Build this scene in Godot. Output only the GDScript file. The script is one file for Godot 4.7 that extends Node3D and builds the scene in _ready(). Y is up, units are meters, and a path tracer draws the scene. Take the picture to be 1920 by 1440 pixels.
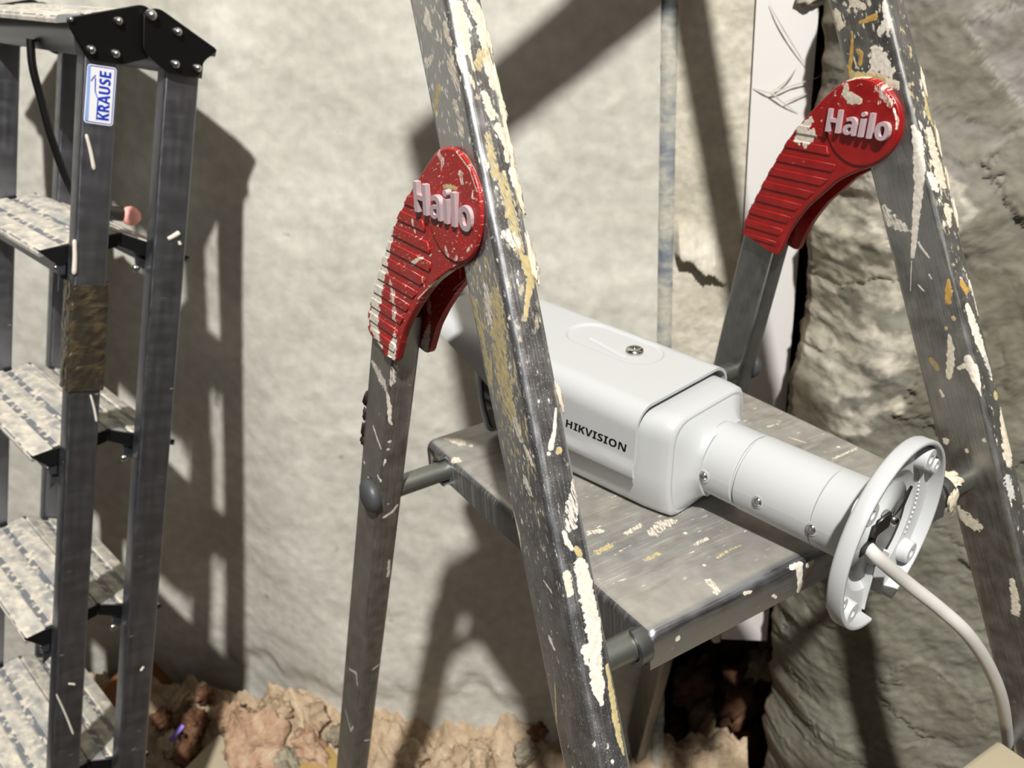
extends Node3D

const WHITE := Color(0.83, 0.805, 0.76)
const CREAM := Color(0.80, 0.765, 0.695)
const TAN := Color(0.70, 0.64, 0.46)
const OCHRE := Color(0.72, 0.57, 0.29)
const GREYW := Color(0.72, 0.72, 0.70)

const LEFT_RAIL_PAINT := [
	[CREAM, 1, 0.5, 0, [Vector3(0.0430, 0.1620, 0.0034), Vector3(0.0435, 0.1529, 0.0034), Vector3(0.0435, 0.1444, 0.0023)]],
	[CREAM, 1, 0.6, 0, [Vector3(0.0511, 0.1630, 0.0028), Vector3(0.0537, 0.1543, 0.0034), Vector3(0.0529, 0.1394, 0.0025), Vector3(0.0530, 0.1278, 0.0020)]],
	[WHITE, 0.9, 0.5, 0, [Vector3(0.0374, 0.1443, 0.0017), Vector3(0.0382, 0.1363, 0.0014)]],
	[CREAM, 1, 0.6, 0, [Vector3(0.0478, 0.1249, 0.0017), Vector3(0.0494, 0.1155, 0.0023)]],
	[WHITE, 1, 0.5, 0, [Vector3(0.0569, 0.1367, 0.0023), Vector3(0.0564, 0.1251, 0.0020)]],
	[CREAM, 1, 0.5, 0, [Vector3(0.0515, 0.1094, 0.0023), Vector3(0.0543, 0.1038, 0.0025), Vector3(0.0529, 0.0951, 0.0014)]],
	[TAN, 0.4, 0.6, 1, [Vector3(0.0455, 0.1067, 0.0020), Vector3(0.0455, 0.0892, 0.0023)]],
	[TAN, 0.4, 0.7, 1, [Vector3(0.0482, 0.0888, 0.0023), Vector3(0.0493, 0.0757, 0.0034), Vector3(0.0496, 0.0650, 0.0028), Vector3(0.0501, 0.0553, 0.0025)]],
	[WHITE, 0.6, 0.7, 1, [Vector3(0.0451, 0.0634, 0.0025), Vector3(0.0485, 0.0592, 0.0028)]],
	[TAN, 0.5, 0.6, 0, [Vector3(0.0517, 0.0503, 0.0028), Vector3(0.0539, 0.0438, 0.0031), Vector3(0.0494, 0.0340, 0.0014), Vector3(0.0460, 0.0252, 0.0011)]],
	[WHITE, 0.6, 0.6, 0, [Vector3(0.0534, 0.0903, 0.0014), Vector3(0.0540, 0.0843, 0.0014)]],
	[TAN, 0.3, 0.7, 1, [Vector3(0.0508, 0.1419, 0.0025), Vector3(0.0469, 0.1365, 0.0023)]],
	[WHITE, 0.9, 0.3, 0, [Vector3(0.0527, -0.0170, 0.0008), Vector3(0.0497, -0.0262, 0.0011), Vector3(0.0462, -0.0328, 0.0017)]],
	[WHITE, 0.9, 0.3, 0, [Vector3(0.0445, -0.0352, 0.0011)]],
	[TAN, 0.5, 0.5, 0, [Vector3(0.0499, -0.0354, 0.0017)]],
	[WHITE, 0.4, 0.8, 1, [Vector3(0.0554, -0.0520, 0.0023), Vector3(0.0517, -0.0607, 0.0034), Vector3(0.0484, -0.0696, 0.0031)]],
	[WHITE, 0.7, 0.5, 0, [Vector3(0.0445, -0.0714, 0.0011), Vector3(0.0451, -0.0766, 0.0014), Vector3(0.0466, -0.0801, 0.0011)]],
	[TAN, 0.4, 0.6, 0, [Vector3(0.0493, -0.0811, 0.0017), Vector3(0.0503, -0.0845, 0.0014)]],
	[WHITE, 1, 0.45, 0, [Vector3(0.0494, -0.0882, 0.0034), Vector3(0.0499, -0.0989, 0.0042), Vector3(0.0500, -0.1116, 0.0042), Vector3(0.0500, -0.1217, 0.0045), Vector3(0.0473, -0.1333, 0.0039), Vector3(0.0463, -0.1444, 0.0037), Vector3(0.0464, -0.1529, 0.0014)]],
	[CREAM, 0.8, 0.7, 0, [Vector3(0.0413, -0.0906, 0.0023), Vector3(0.0414, -0.0977, 0.0025)]],
	[WHITE, 0.6, 0.7, 0, [Vector3(0.0438, -0.1255, 0.0023), Vector3(0.0430, -0.1315, 0.0017)]],
	[TAN, 0.4, 0.6, 0, [Vector3(0.0531, -0.1384, 0.0011), Vector3(0.0526, -0.1510, 0.0017), Vector3(0.0521, -0.1637, 0.0017), Vector3(0.0521, -0.1741, 0.0014), Vector3(0.0527, -0.1809, 0.0006)]],
	[WHITE, 0.6, 0.4, 0, [Vector3(0.0380, -0.1695, 0.0011), Vector3(0.0368, -0.1707, 0.0011)]],
	[WHITE, 0.6, 0.4, 0, [Vector3(0.0459, -0.1810, 0.0011)]],
	[WHITE, 0.8, 0.6, 0, [Vector3(0.0159, 0.1667, 0.0039), Vector3(0.0170, 0.1627, 0.0028)]],
	[CREAM, 0.8, 0.7, 0, [Vector3(0.0324, 0.1568, 0.0023), Vector3(0.0331, 0.1501, 0.0023)]],
	[WHITE, 0.7, 0.7, 1, [Vector3(0.0027, 0.1486, 0.0017), Vector3(0.0121, 0.1502, 0.0020)]],
	[CREAM, 0.5, 0.7, 1, [Vector3(0.0304, 0.1414, 0.0039), Vector3(0.0329, 0.1313, 0.0023)]],
	[CREAM, 0.5, 0.8, 1, [Vector3(0.0274, 0.1237, 0.0028), Vector3(0.0279, 0.1129, 0.0023)]],
	[TAN, 0.3, 0.7, 0, [Vector3(0.0137, 0.1363, 0.0023), Vector3(0.0049, 0.1281, 0.0014)]],
	[WHITE, 0.6, 0.7, 1, [Vector3(0.0212, 0.0421, 0.0034), Vector3(0.0185, 0.0288, 0.0028)]],
	[TAN, 0.4, 0.8, 1, [Vector3(0.0290, 0.0375, 0.0051), Vector3(0.0233, 0.0185, 0.0056), Vector3(0.0201, -0.0013, 0.0062), Vector3(0.0201, -0.0138, 0.0056)]],
	[TAN, 0.4, 0.8, 1, [Vector3(0.0046, 0.0402, 0.0023), Vector3(0.0068, 0.0196, 0.0023), Vector3(0.0062, -0.0009, 0.0023)]],
	[CREAM, 0.5, 0.7, 1, [Vector3(0.0233, -0.0188, 0.0025), Vector3(0.0255, -0.0263, 0.0023)]],
	[WHITE, 0.5, 0.8, 1, [Vector3(0.0223, -0.0466, 0.0025), Vector3(0.0239, -0.0515, 0.0023)]],
	[CREAM, 0.6, 0.6, 0, [Vector3(0.0025, -0.0640, 0.0011), Vector3(0.0037, -0.0745, 0.0014), Vector3(0.0000, -0.0938, 0.0011)]],
	[CREAM, 0.5, 0.6, 0, [Vector3(0.0286, -0.0311, 0.0017), Vector3(0.0323, -0.0384, 0.0014)]],
	[WHITE, 0.6, 0.7, 0, [Vector3(0.0145, -0.1242, 0.0014), Vector3(0.0167, -0.1290, 0.0014)]],
	[TAN, 0.3, 0.6, 0, [Vector3(0.0105, -0.1480, 0.0006), Vector3(0.0021, -0.1752, 0.0008), Vector3(-0.0003, -0.1900, 0.0008)]],
	[CREAM, 0.5, 0.5, 0, [Vector3(0.0206, -0.0954, 0.0008), Vector3(0.0260, -0.0996, 0.0008)]],
]
const RIGHT_RAIL_PAINT := [
	[WHITE, 1, 0.3, 0, [Vector3(0.0368, 0.0740, 0.0017), Vector3(0.0385, 0.0672, 0.0041), Vector3(0.0358, 0.0546, 0.0045), Vector3(0.0317, 0.0412, 0.0034), Vector3(0.0253, 0.0246, 0.0028), Vector3(0.0196, 0.0090, 0.0021), Vector3(0.0158, -0.0005, 0.0017)]],
	[WHITE, 0.4, 0.2, 0, [Vector3(0.0142, -0.0036, 0.0005), Vector3(0.0084, -0.0217, 0.0004)]],
	[WHITE, 0.5, 0.4, 0, [Vector3(0.0220, 0.0069, 0.0010), Vector3(0.0237, 0.0023, 0.0010), Vector3(0.0266, -0.0032, 0.0007)]],
	[WHITE, 0.4, 0.7, 1, [Vector3(0.0032, 0.0318, 0.0028), Vector3(0.0062, 0.0244, 0.0048), Vector3(0.0131, 0.0186, 0.0031), Vector3(0.0188, 0.0145, 0.0010)]],
	[OCHRE, 0.8, 0.3, 0, [Vector3(0.0126, 0.1387, 0.0007), Vector3(0.0091, 0.1288, 0.0014), Vector3(0.0032, 0.1162, 0.0017)]],
	[OCHRE, 0.7, 0.4, 0, [Vector3(0.0130, 0.1273, 0.0014), Vector3(0.0154, 0.1249, 0.0014), Vector3(0.0124, 0.1201, 0.0017)]],
	[WHITE, 0.8, 0.7, 0, [Vector3(0.0245, 0.1241, 0.0028), Vector3(0.0281, 0.1171, 0.0041), Vector3(0.0304, 0.1085, 0.0034), Vector3(0.0221, 0.1161, 0.0041)]],
	[CREAM, 0.8, 0.8, 0, [Vector3(0.0169, 0.1115, 0.0031), Vector3(0.0265, 0.1051, 0.0028), Vector3(0.0324, 0.1000, 0.0028)]],
	[CREAM, 0.9, 0.6, 0, [Vector3(0.0046, 0.1521, 0.0034), Vector3(0.0052, 0.1448, 0.0028)]],
	[OCHRE, 0.6, 0.4, 0, [Vector3(0.0191, 0.1419, 0.0010), Vector3(0.0295, 0.1409, 0.0021)]],
	[WHITE, 1, 0.5, 0, [Vector3(0.0378, 0.1443, 0.0028), Vector3(0.0373, 0.1360, 0.0031), Vector3(0.0305, 0.1318, 0.0024)]],
	[CREAM, 0.7, 0.7, 0, [Vector3(0.0174, 0.1542, 0.0028), Vector3(0.0243, 0.1492, 0.0021)]],
	[TAN, 0.7, 0.6, 0, [Vector3(0.0025, 0.1164, 0.0024), Vector3(0.0147, 0.1107, 0.0028), Vector3(0.0247, 0.1057, 0.0021)]],
	[OCHRE, 0.6, 0.4, 0, [Vector3(0.0356, -0.0185, 0.0010), Vector3(0.0342, -0.0249, 0.0024), Vector3(0.0322, -0.0314, 0.0021)]],
	[TAN, 0.5, 0.4, 0, [Vector3(0.0330, -0.0422, 0.0017)]],
	[TAN, 0.5, 0.4, 0, [Vector3(0.0264, -0.0480, 0.0014)]],
	[CREAM, 0.7, 0.4, 0, [Vector3(0.0272, -0.0522, 0.0010), Vector3(0.0267, -0.0597, 0.0024), Vector3(0.0233, -0.0715, 0.0028), Vector3(0.0203, -0.0787, 0.0021)]],
	[CREAM, 0.6, 0.4, 0, [Vector3(0.0285, -0.0735, 0.0014), Vector3(0.0332, -0.0720, 0.0017)]],
	[WHITE, 0.8, 0.3, 0, [Vector3(0.0361, -0.0687, 0.0031), Vector3(0.0376, -0.0739, 0.0045), Vector3(0.0385, -0.0814, 0.0034), Vector3(0.0391, -0.0916, 0.0010)]],
	[OCHRE, 0.05, 0.5, 0, [Vector3(0.0106, -0.0671, 0.0017), Vector3(0.0127, -0.0707, 0.0024), Vector3(0.0138, -0.0736, 0.0014)]],
	[CREAM, 0.6, 0.5, 0, [Vector3(0.0120, -0.0877, 0.0010), Vector3(0.0126, -0.0912, 0.0014)]],
	[CREAM, 0.6, 0.5, 0, [Vector3(0.0072, -0.1219, 0.0024)]],
	[CREAM, 0.6, 0.5, 0, [Vector3(0.0202, -0.1279, 0.0017)]],
	[CREAM, 0.5, 0.5, 0, [Vector3(0.0335, -0.1203, 0.0017)]],
	[WHITE, 0.4, 0.3, 0, [Vector3(0.0149, -0.0191, 0.0007), Vector3(0.0176, -0.0229, 0.0007)]],
	[WHITE, 0.4, 0.3, 0, [Vector3(0.0239, -0.0135, 0.0007), Vector3(0.0247, -0.0160, 0.0007)]],
	[WHITE, 0.8, 0.4, 0, [Vector3(0.0456, -0.0370, 0.0024), Vector3(0.0466, -0.0456, 0.0034), Vector3(0.0483, -0.0579, 0.0038), Vector3(0.0501, -0.0685, 0.0024)]],
	[GREYW, 0.6, 0.5, 0, [Vector3(0.0510, -0.0704, 0.0017), Vector3(0.0521, -0.0817, 0.0014)]],
	[OCHRE, 0.6, 0.5, 0, [Vector3(0.0455, -0.0221, 0.0021), Vector3(0.0481, -0.0276, 0.0024)]],
	[WHITE, 0.6, 0.4, 0, [Vector3(0.0529, -0.0230, 0.0014), Vector3(0.0546, -0.0324, 0.0014), Vector3(0.0539, -0.0440, 0.0010)]],
	[CREAM, 0.9, 0.6, 0, [Vector3(0.0491, 0.0699, 0.0028), Vector3(0.0487, 0.0556, 0.0041), Vector3(0.0489, 0.0427, 0.0045), Vector3(0.0500, 0.0377, 0.0031)]],
	[WHITE, 0.9, 0.6, 0, [Vector3(0.0410, 0.0440, 0.0034), Vector3(0.0432, 0.0365, 0.0028)]],
	[TAN, 0.6, 0.7, 0, [Vector3(0.0531, 0.0899, 0.0014), Vector3(0.0524, 0.0789, 0.0021), Vector3(0.0569, 0.0672, 0.0017)]],
	[CREAM, 0.6, 0.7, 0, [Vector3(0.0482, 0.0234, 0.0028), Vector3(0.0472, 0.0138, 0.0021)]],
	[CREAM, 0.8, 0.6, 0, [Vector3(0.0549, -0.1059, 0.0028), Vector3(0.0527, -0.1192, 0.0045), Vector3(0.0504, -0.1325, 0.0048), Vector3(0.0495, -0.1392, 0.0028)]],
	[GREYW, 0.6, 0.7, 0, [Vector3(0.0445, -0.1481, 0.0034), Vector3(0.0449, -0.1588, 0.0031)]],
	[CREAM, 0.8, 0.5, 0, [Vector3(0.0292, -0.2153, 0.0021), Vector3(0.0285, -0.2276, 0.0028), Vector3(0.0264, -0.2376, 0.0028)]],
	[TAN, 0.5, 0.6, 0, [Vector3(0.0523, -0.0955, 0.0028)]],
	[CREAM, 0.5, 0.6, 0, [Vector3(0.0025, -0.1714, 0.0048), Vector3(0.0136, -0.1793, 0.0041)]],
]
const LEG_PAINT := [
	[WHITE, 0.6, 0.7, 1, [Vector3(0.0066, -0.0591, 0.0025), Vector3(0.0165, -0.0614, 0.0039), Vector3(0.0246, -0.0635, 0.0036)]],
	[WHITE, 0.7, 0.7, 1, [Vector3(0.0326, -0.0441, 0.0029), Vector3(0.0316, -0.0556, 0.0029)]],
	[WHITE, 0.9, 0.35, 0, [Vector3(0.0283, -0.0669, 0.0021), Vector3(0.0320, -0.0745, 0.0025), Vector3(0.0331, -0.0842, 0.0018), Vector3(0.0355, -0.0887, 0.0007)]],
	[WHITE, 0.5, 0.5, 0, [Vector3(0.0142, -0.1038, 0.0011), Vector3(0.0216, -0.1090, 0.0014), Vector3(0.0269, -0.1113, 0.0011)]],
	[WHITE, 0.7, 0.4, 0, [Vector3(0.0353, -0.1026, 0.0014)]],
	[WHITE, 0.7, 0.4, 0, [Vector3(0.0348, -0.1092, 0.0011)]],
	[WHITE, 0.7, 0.5, 0, [Vector3(0.0334, -0.1186, 0.0014), Vector3(0.0323, -0.1228, 0.0011)]],
	[WHITE, 0.7, 0.5, 0, [Vector3(0.0271, -0.1359, 0.0014), Vector3(0.0307, -0.1370, 0.0014)]],
	[WHITE, 0.5, 0.5, 0, [Vector3(0.0059, -0.1426, 0.0014)]],
	[WHITE, 0.6, 0.5, 0, [Vector3(0.0371, -0.1715, 0.0014), Vector3(0.0427, -0.1690, 0.0014), Vector3(0.0463, -0.1645, 0.0011)]],
	[WHITE, 0.5, 0.5, 0, [Vector3(0.0392, -0.1598, 0.0007)]],
	[CREAM, 0.6, 0.4, 0, [Vector3(0.0131, -0.1495, 0.0011), Vector3(0.0240, -0.1470, 0.0011), Vector3(0.0291, -0.1521, 0.0011), Vector3(0.0291, -0.1621, 0.0011)]],
	[GREYW, 0.5, 0.5, 0, [Vector3(0.0107, -0.3697, 0.0011), Vector3(0.0234, -0.3580, 0.0014), Vector3(0.0272, -0.3696, 0.0011)]],
	[GREYW, 0.5, 0.5, 0, [Vector3(0.0424, -0.3480, 0.0011), Vector3(0.0477, -0.3445, 0.0011)]],
	[WHITE, 0.7, 0.6, 1, [Vector3(0.0059, -0.4905, 0.0007), Vector3(0.0061, -0.5130, 0.0018), Vector3(0.0122, -0.5217, 0.0025)]],
	[GREYW, 0.5, 0.5, 0, [Vector3(0.0232, -0.4901, 0.0011)]],
	[CREAM, 0.4, 0.6, 0, [Vector3(0.0458, -0.2366, 0.0014), Vector3(0.0451, -0.2189, 0.0011)]],
]
const TREAD_PAINT := [
	[CREAM, 0.6, 0.7, 1, [Vector3(0.0542, -0.2043, 0.0037), Vector3(0.0563, -0.1967, 0.0044), Vector3(0.0576, -0.1879, 0.0033)]],
	[CREAM, 0.5, 0.5, 0, [Vector3(0.0670, -0.1926, 0.0015)]],
	[CREAM, 0.5, 0.5, 0, [Vector3(0.0613, -0.1813, 0.0019)]],
	[TAN, 0.4, 0.6, 0, [Vector3(0.0505, -0.2071, 0.0019)]],
	[CREAM, 0.6, 0.6, 0, [Vector3(0.0438, -0.1722, 0.0026), Vector3(0.0445, -0.1680, 0.0019)]],
	[CREAM, 0.6, 0.8, 1, [Vector3(0.0957, -0.0259, 0.0030), Vector3(0.1053, -0.0288, 0.0041), Vector3(0.1123, -0.0285, 0.0030)]],
	[CREAM, 0.4, 0.8, 1, [Vector3(0.0840, -0.0343, 0.0019), Vector3(0.0953, -0.0361, 0.0019)]],
	[TAN, 0.4, 0.8, 1, [Vector3(0.0596, -0.0296, 0.0022), Vector3(0.0696, -0.0305, 0.0022)]],
	[CREAM, 0.4, 0.8, 1, [Vector3(0.0666, -0.0470, 0.0022), Vector3(0.0732, -0.0455, 0.0022)]],
	[CREAM, 0.5, 0.6, 1, [Vector3(0.1091, -0.0033, 0.0015), Vector3(0.1174, -0.0036, 0.0015)]],
	[TAN, 0.4, 0.6, 1, [Vector3(0.1101, 0.0128, 0.0011), Vector3(0.1212, 0.0116, 0.0011), Vector3(0.1287, 0.0121, 0.0007)]],
	[WHITE, 1, 0.3, 0, [Vector3(0.1390, 0.0423, 0.0022), Vector3(0.1445, 0.0440, 0.0030)]],
	[WHITE, 1, 0.25, 0, [Vector3(0.1442, 0.0454, 0.0030), Vector3(0.1453, 0.0516, 0.0022), Vector3(0.1461, 0.0585, 0.0022), Vector3(0.1456, 0.0612, 0.0019)]],
	[CREAM, 0.7, 0.6, 0, [Vector3(0.1510, 0.0469, 0.0019), Vector3(0.1543, 0.0466, 0.0019)]],
	[CREAM, 0.5, 0.6, 0, [Vector3(0.1041, 0.0442, 0.0015), Vector3(0.1080, 0.0453, 0.0011)]],
	[CREAM, 0.6, 0.4, 0, [Vector3(0.0581, 0.0514, 0.0019)]],
	[CREAM, 0.5, 0.7, 0, [Vector3(0.1254, 0.0555, 0.0011), Vector3(0.1276, 0.0580, 0.0011)]],
	[CREAM, 0.4, 0.8, 1, [Vector3(0.0923, 0.0259, 0.0022), Vector3(0.0896, 0.0348, 0.0019)]],
	[CREAM, 0.5, 0.6, 0, [Vector3(0.2582, -0.0304, 0.0015)]],
	[CREAM, 0.4, 0.7, 1, [Vector3(0.2436, -0.0220, 0.0011), Vector3(0.2550, -0.0221, 0.0011), Vector3(0.2649, -0.0218, 0.0011)]],
	[CREAM, 0.4, 0.7, 1, [Vector3(0.2428, -0.0783, 0.0011), Vector3(0.2515, -0.0767, 0.0011)]],
	[CREAM, 0.4, 0.7, 1, [Vector3(0.2428, -0.0588, 0.0007), Vector3(0.2456, -0.0473, 0.0007)]],
	[CREAM, 0.5, 0.6, 0, [Vector3(0.0994, 0.0139, 0.0011)]],
	[TAN, 0.4, 0.7, 1, [Vector3(0.0767, -0.0082, 0.0015), Vector3(0.0864, -0.0085, 0.0015)]],
	[CREAM, 0.5, 0.6, 0, [Vector3(0.1112, -0.0146, 0.0015)]],
]
const LEFT_KNUCKLE_PAINT := [
	[WHITE, 0.6, 0.6, 0, [Vector3(0.0970, 0.0864, 0.0011), Vector3(0.1090, 0.0786, 0.0028), Vector3(0.1202, 0.0703, 0.0047), Vector3(0.1319, 0.0615, 0.0056), Vector3(0.1434, 0.0512, 0.0061), Vector3(0.1526, 0.0402, 0.0056), Vector3(0.1492, 0.0277, 0.0028)]],
	[WHITE, 0.6, 0.6, 0, [Vector3(0.1363, 0.0202, 0.0044), Vector3(0.1250, 0.0311, 0.0025)]],
	[WHITE, 0.6, 0.8, 1, [Vector3(0.1154, 0.0592, 0.0025), Vector3(0.1171, 0.0512, 0.0025), Vector3(0.1203, 0.0401, 0.0025)]],
	[WHITE, 0.5, 0.7, 1, [Vector3(0.0309, 0.1089, 0.0017), Vector3(0.0279, 0.1047, 0.0019), Vector3(0.0311, 0.1013, 0.0008)]],
	[WHITE, 0.3, 0.8, 1, [Vector3(0.0138, 0.0944, 0.0022), Vector3(0.0143, 0.0912, 0.0017)]],
	[TAN, 0.4, 0.6, 0, [Vector3(0.0320, 0.0937, 0.0011), Vector3(0.0252, 0.0917, 0.0017), Vector3(0.0204, 0.0897, 0.0008)]],
	[WHITE, 0.8, 0.2, 0, [Vector3(0.0063, 0.0856, 0.0006), Vector3(0.0079, 0.0831, 0.0011)]],
	[CREAM, 0.6, 0.5, 0, [Vector3(0.0845, 0.0656, 0.0014), Vector3(0.0771, 0.0663, 0.0014), Vector3(0.0703, 0.0662, 0.0008)]],
	[CREAM, 0.4, 0.7, 0, [Vector3(0.0722, 0.0854, 0.0014), Vector3(0.0738, 0.0800, 0.0011)]],
	[WHITE, 0.4, 0.8, 1, [Vector3(0.0423, 0.0669, 0.0014), Vector3(0.0420, 0.0633, 0.0017)]],
	[WHITE, 0.5, 0.7, 1, [Vector3(0.0225, 0.0617, 0.0008), Vector3(0.0173, 0.0634, 0.0011)]],
	[WHITE, 0.4, 0.7, 1, [Vector3(0.0357, 0.0596, 0.0011), Vector3(0.0332, 0.0609, 0.0011)]],
	[CREAM, 0.5, 0.6, 0, [Vector3(0.0746, 0.0574, 0.0006), Vector3(0.0758, 0.0528, 0.0008)]],
	[CREAM, 0.3, 0.4, 0, [Vector3(0.0865, 0.0474, 0.0006), Vector3(0.0635, 0.0529, 0.0006), Vector3(0.0454, 0.0558, 0.0006)]],
	[CREAM, 0.4, 0.6, 1, [Vector3(0.0815, 0.0949, 0.0011), Vector3(0.0696, 0.0998, 0.0008)]],
	[CREAM, 0.3, 0.4, 0, [Vector3(0.0138, 0.1047, 0.0006), Vector3(0.0055, 0.0948, 0.0006), Vector3(0.0030, 0.0845, 0.0006)]],
]
const RIGHT_KNUCKLE_PAINT := [
	[WHITE, 0.6, 0.6, 0, [Vector3(0.0710, 0.0984, 0.0024), Vector3(0.0783, 0.0949, 0.0041), Vector3(0.0844, 0.0908, 0.0041), Vector3(0.0724, 0.0898, 0.0038), Vector3(0.0802, 0.0851, 0.0024)]],
	[CREAM, 0.9, 0.4, 0, [Vector3(0.0363, 0.1105, 0.0017), Vector3(0.0384, 0.1059, 0.0031), Vector3(0.0356, 0.1019, 0.0038), Vector3(0.0299, 0.0990, 0.0024)]],
	[WHITE, 0.5, 0.9, 1, [Vector3(0.0139, 0.1011, 0.0034), Vector3(0.0118, 0.0954, 0.0028), Vector3(0.0096, 0.0907, 0.0021)]],
	[WHITE, 0.5, 0.7, 1, [Vector3(0.0161, 0.0937, 0.0017)]],
	[WHITE, 0.4, 0.5, 0, [Vector3(0.0082, 0.0872, 0.0007), Vector3(0.0078, 0.0800, 0.0010), Vector3(0.0098, 0.0755, 0.0007)]],
	[TAN, 0.6, 0.6, 0, [Vector3(0.0384, 0.0804, 0.0010), Vector3(0.0335, 0.0790, 0.0010)]],
	[CREAM, 0.5, 0.4, 0, [Vector3(0.0361, 0.1131, 0.0010), Vector3(0.0283, 0.1125, 0.0010), Vector3(0.0201, 0.1098, 0.0010)]],
	[WHITE, 0.4, 0.5, 0, [Vector3(0.0579, 0.0869, 0.0010)]],
]
const LEFT_KNUCKLE := [Vector2(0.0262, 0.1106), Vector2(0.0138, 0.1047), Vector2(0.0055, 0.0948), Vector2(0.0021, 0.0867), Vector2(0.0038, 0.0765), Vector2(0.0098, 0.0662), Vector2(0.0189, 0.0594), Vector2(0.0295, 0.0564), Vector2(0.0454, 0.0558), Vector2(0.0635, 0.0529), Vector2(0.0821, 0.0468), Vector2(0.1004, 0.0390), Vector2(0.1162, 0.0303), Vector2(0.1332, 0.0157), Vector2(0.1444, 0.0208), Vector2(0.1543, 0.0292), Vector2(0.1629, 0.0378), Vector2(0.1569, 0.0484), Vector2(0.1460, 0.0570), Vector2(0.1318, 0.0668), Vector2(0.1126, 0.0793), Vector2(0.0977, 0.0875), Vector2(0.0780, 0.0970), Vector2(0.0638, 0.1021), Vector2(0.0458, 0.1076), Vector2(0.0339, 0.1110)]
const RIGHT_KNUCKLE := [Vector2(0.0223, 0.1108), Vector2(0.0149, 0.1060), Vector2(0.0088, 0.0975), Vector2(0.0054, 0.0884), Vector2(0.0064, 0.0786), Vector2(0.0109, 0.0697), Vector2(0.0189, 0.0635), Vector2(0.0289, 0.0598), Vector2(0.0372, 0.0586), Vector2(0.0496, 0.0583), Vector2(0.0645, 0.0562), Vector2(0.0799, 0.0504), Vector2(0.0941, 0.0452), Vector2(0.1084, 0.0371), Vector2(0.1197, 0.0292), Vector2(0.1331, 0.0162), Vector2(0.1457, 0.0259), Vector2(0.1625, 0.0386), Vector2(0.1530, 0.0506), Vector2(0.1371, 0.0627), Vector2(0.1220, 0.0742), Vector2(0.1084, 0.0831), Vector2(0.0931, 0.0932), Vector2(0.0779, 0.1004), Vector2(0.0638, 0.1063), Vector2(0.0507, 0.1109), Vector2(0.0401, 0.1133), Vector2(0.0307, 0.1130)]
const LEFT_RIB_ZONE := [Vector2(0.0612, 0.0983), Vector2(0.0647, 0.0913), Vector2(0.0620, 0.0833), Vector2(0.0615, 0.0731), Vector2(0.0611, 0.0647), Vector2(0.0669, 0.0572), Vector2(0.0818, 0.0521), Vector2(0.0970, 0.0457), Vector2(0.1092, 0.0390), Vector2(0.1197, 0.0338), Vector2(0.1342, 0.0190), Vector2(0.1860, 0.0283), Vector2(0.1789, 0.0566), Vector2(0.1353, 0.0886), Vector2(0.0925, 0.1021)]
const RIGHT_RIB_ZONE := [Vector2(0.0569, 0.0965), Vector2(0.0612, 0.0900), Vector2(0.0637, 0.0762), Vector2(0.0594, 0.0673), Vector2(0.0696, 0.0585), Vector2(0.0852, 0.0527), Vector2(0.1040, 0.0447), Vector2(0.1191, 0.0353), Vector2(0.1317, 0.0249), Vector2(0.1687, 0.0403), Vector2(0.1586, 0.0556), Vector2(0.1242, 0.0822), Vector2(0.0828, 0.1041)]
const CABLE := [Vector3(-0.0160, -0.0045, 0.0063), Vector3(-0.0040, -0.0064, 0.0123), Vector3(0.0080, -0.0283, -0.0068), Vector3(0.0220, -0.0453, -0.0211), Vector3(0.0360, -0.0634, -0.0339), Vector3(0.0460, -0.1034, -0.0629), Vector3(0.0520, -0.1587, -0.1008), Vector3(0.0540, -0.2889, -0.1908)]
const RUBBLE := [[Vector3(-0.0662, -0.7760, -0.6722), 0.0488, 0, 0.55], [Vector3(-0.0055, -0.7787, -0.6193), 0.0322, 0, 0.60], [Vector3(-0.0896, -0.7578, -0.7218), 0.0226, 0, 0.60], [Vector3(-0.0283, -0.7501, -0.6862), 0.0225, 1, 0.60], [Vector3(0.0118, -0.7547, -0.6464), 0.0193, 1, 0.60], [Vector3(-0.0962, -0.7931, -0.6669), 0.0220, 1, 0.50], [Vector3(-0.0410, -0.7935, -0.6224), 0.0247, 2, 0.50], [Vector3(0.0289, -0.7682, -0.6098), 0.0147, 2, 0.60], [Vector3(-0.1401, -0.7481, -0.7787), 0.0183, 3, 0.50], [Vector3(-0.1708, -0.7823, -0.7447), 0.0180, 3, 0.60], [Vector3(-0.1344, -0.7645, -0.7461), 0.0211, 4, 0.70], [Vector3(-0.1534, -0.7876, -0.7219), 0.0193, 4, 0.70], [Vector3(-0.1088, -0.7427, -0.7630), 0.0153, 4, 0.70], [Vector3(-0.1720, -0.7639, -0.7771), 0.0152, 4, 0.70], [Vector3(0.1777, -0.7826, -0.4669), 0.0241, 1, 0.60], [Vector3(0.2298, -0.7728, -0.4421), 0.0199, 2, 0.60], [Vector3(0.2557, -0.7571, -0.4482), 0.0129, 4, 0.60], [Vector3(0.1027, -0.7796, -0.5316), 0.0201, 1, 0.50]]


# ---- front stepladder, side plane: t runs up the rail, b runs backwards
const WIDE := 0.31277
const LEAN := 0.38073
const TAPER := 0.05935
const RAIL_W := 0.01757
const RAIL_S := 0.03868
const LEG_LEAN := 0.29591
const LEG_TAPER := 0.08082
const LEG_W := 0.01709
const LEG_S := 0.03229
const LEG_AT := Vector3(-0.0014, 0, -0.12729)
const FLOOR_Y := -0.92
# ---- the wall behind: normal towards the room, tangent to the right
const WALL_N := Vector3(-0.62291, 0, 0.78230)
const WALL_T := Vector3(0.78230, 0, 0.62291)
const WALL_D := -0.526
const STONE_N := Vector3(-0.76112, 0, 0.64862)
const STONE_T := Vector3(0.64862, 0, 0.76112)
const STONE_D := -0.4234
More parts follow.
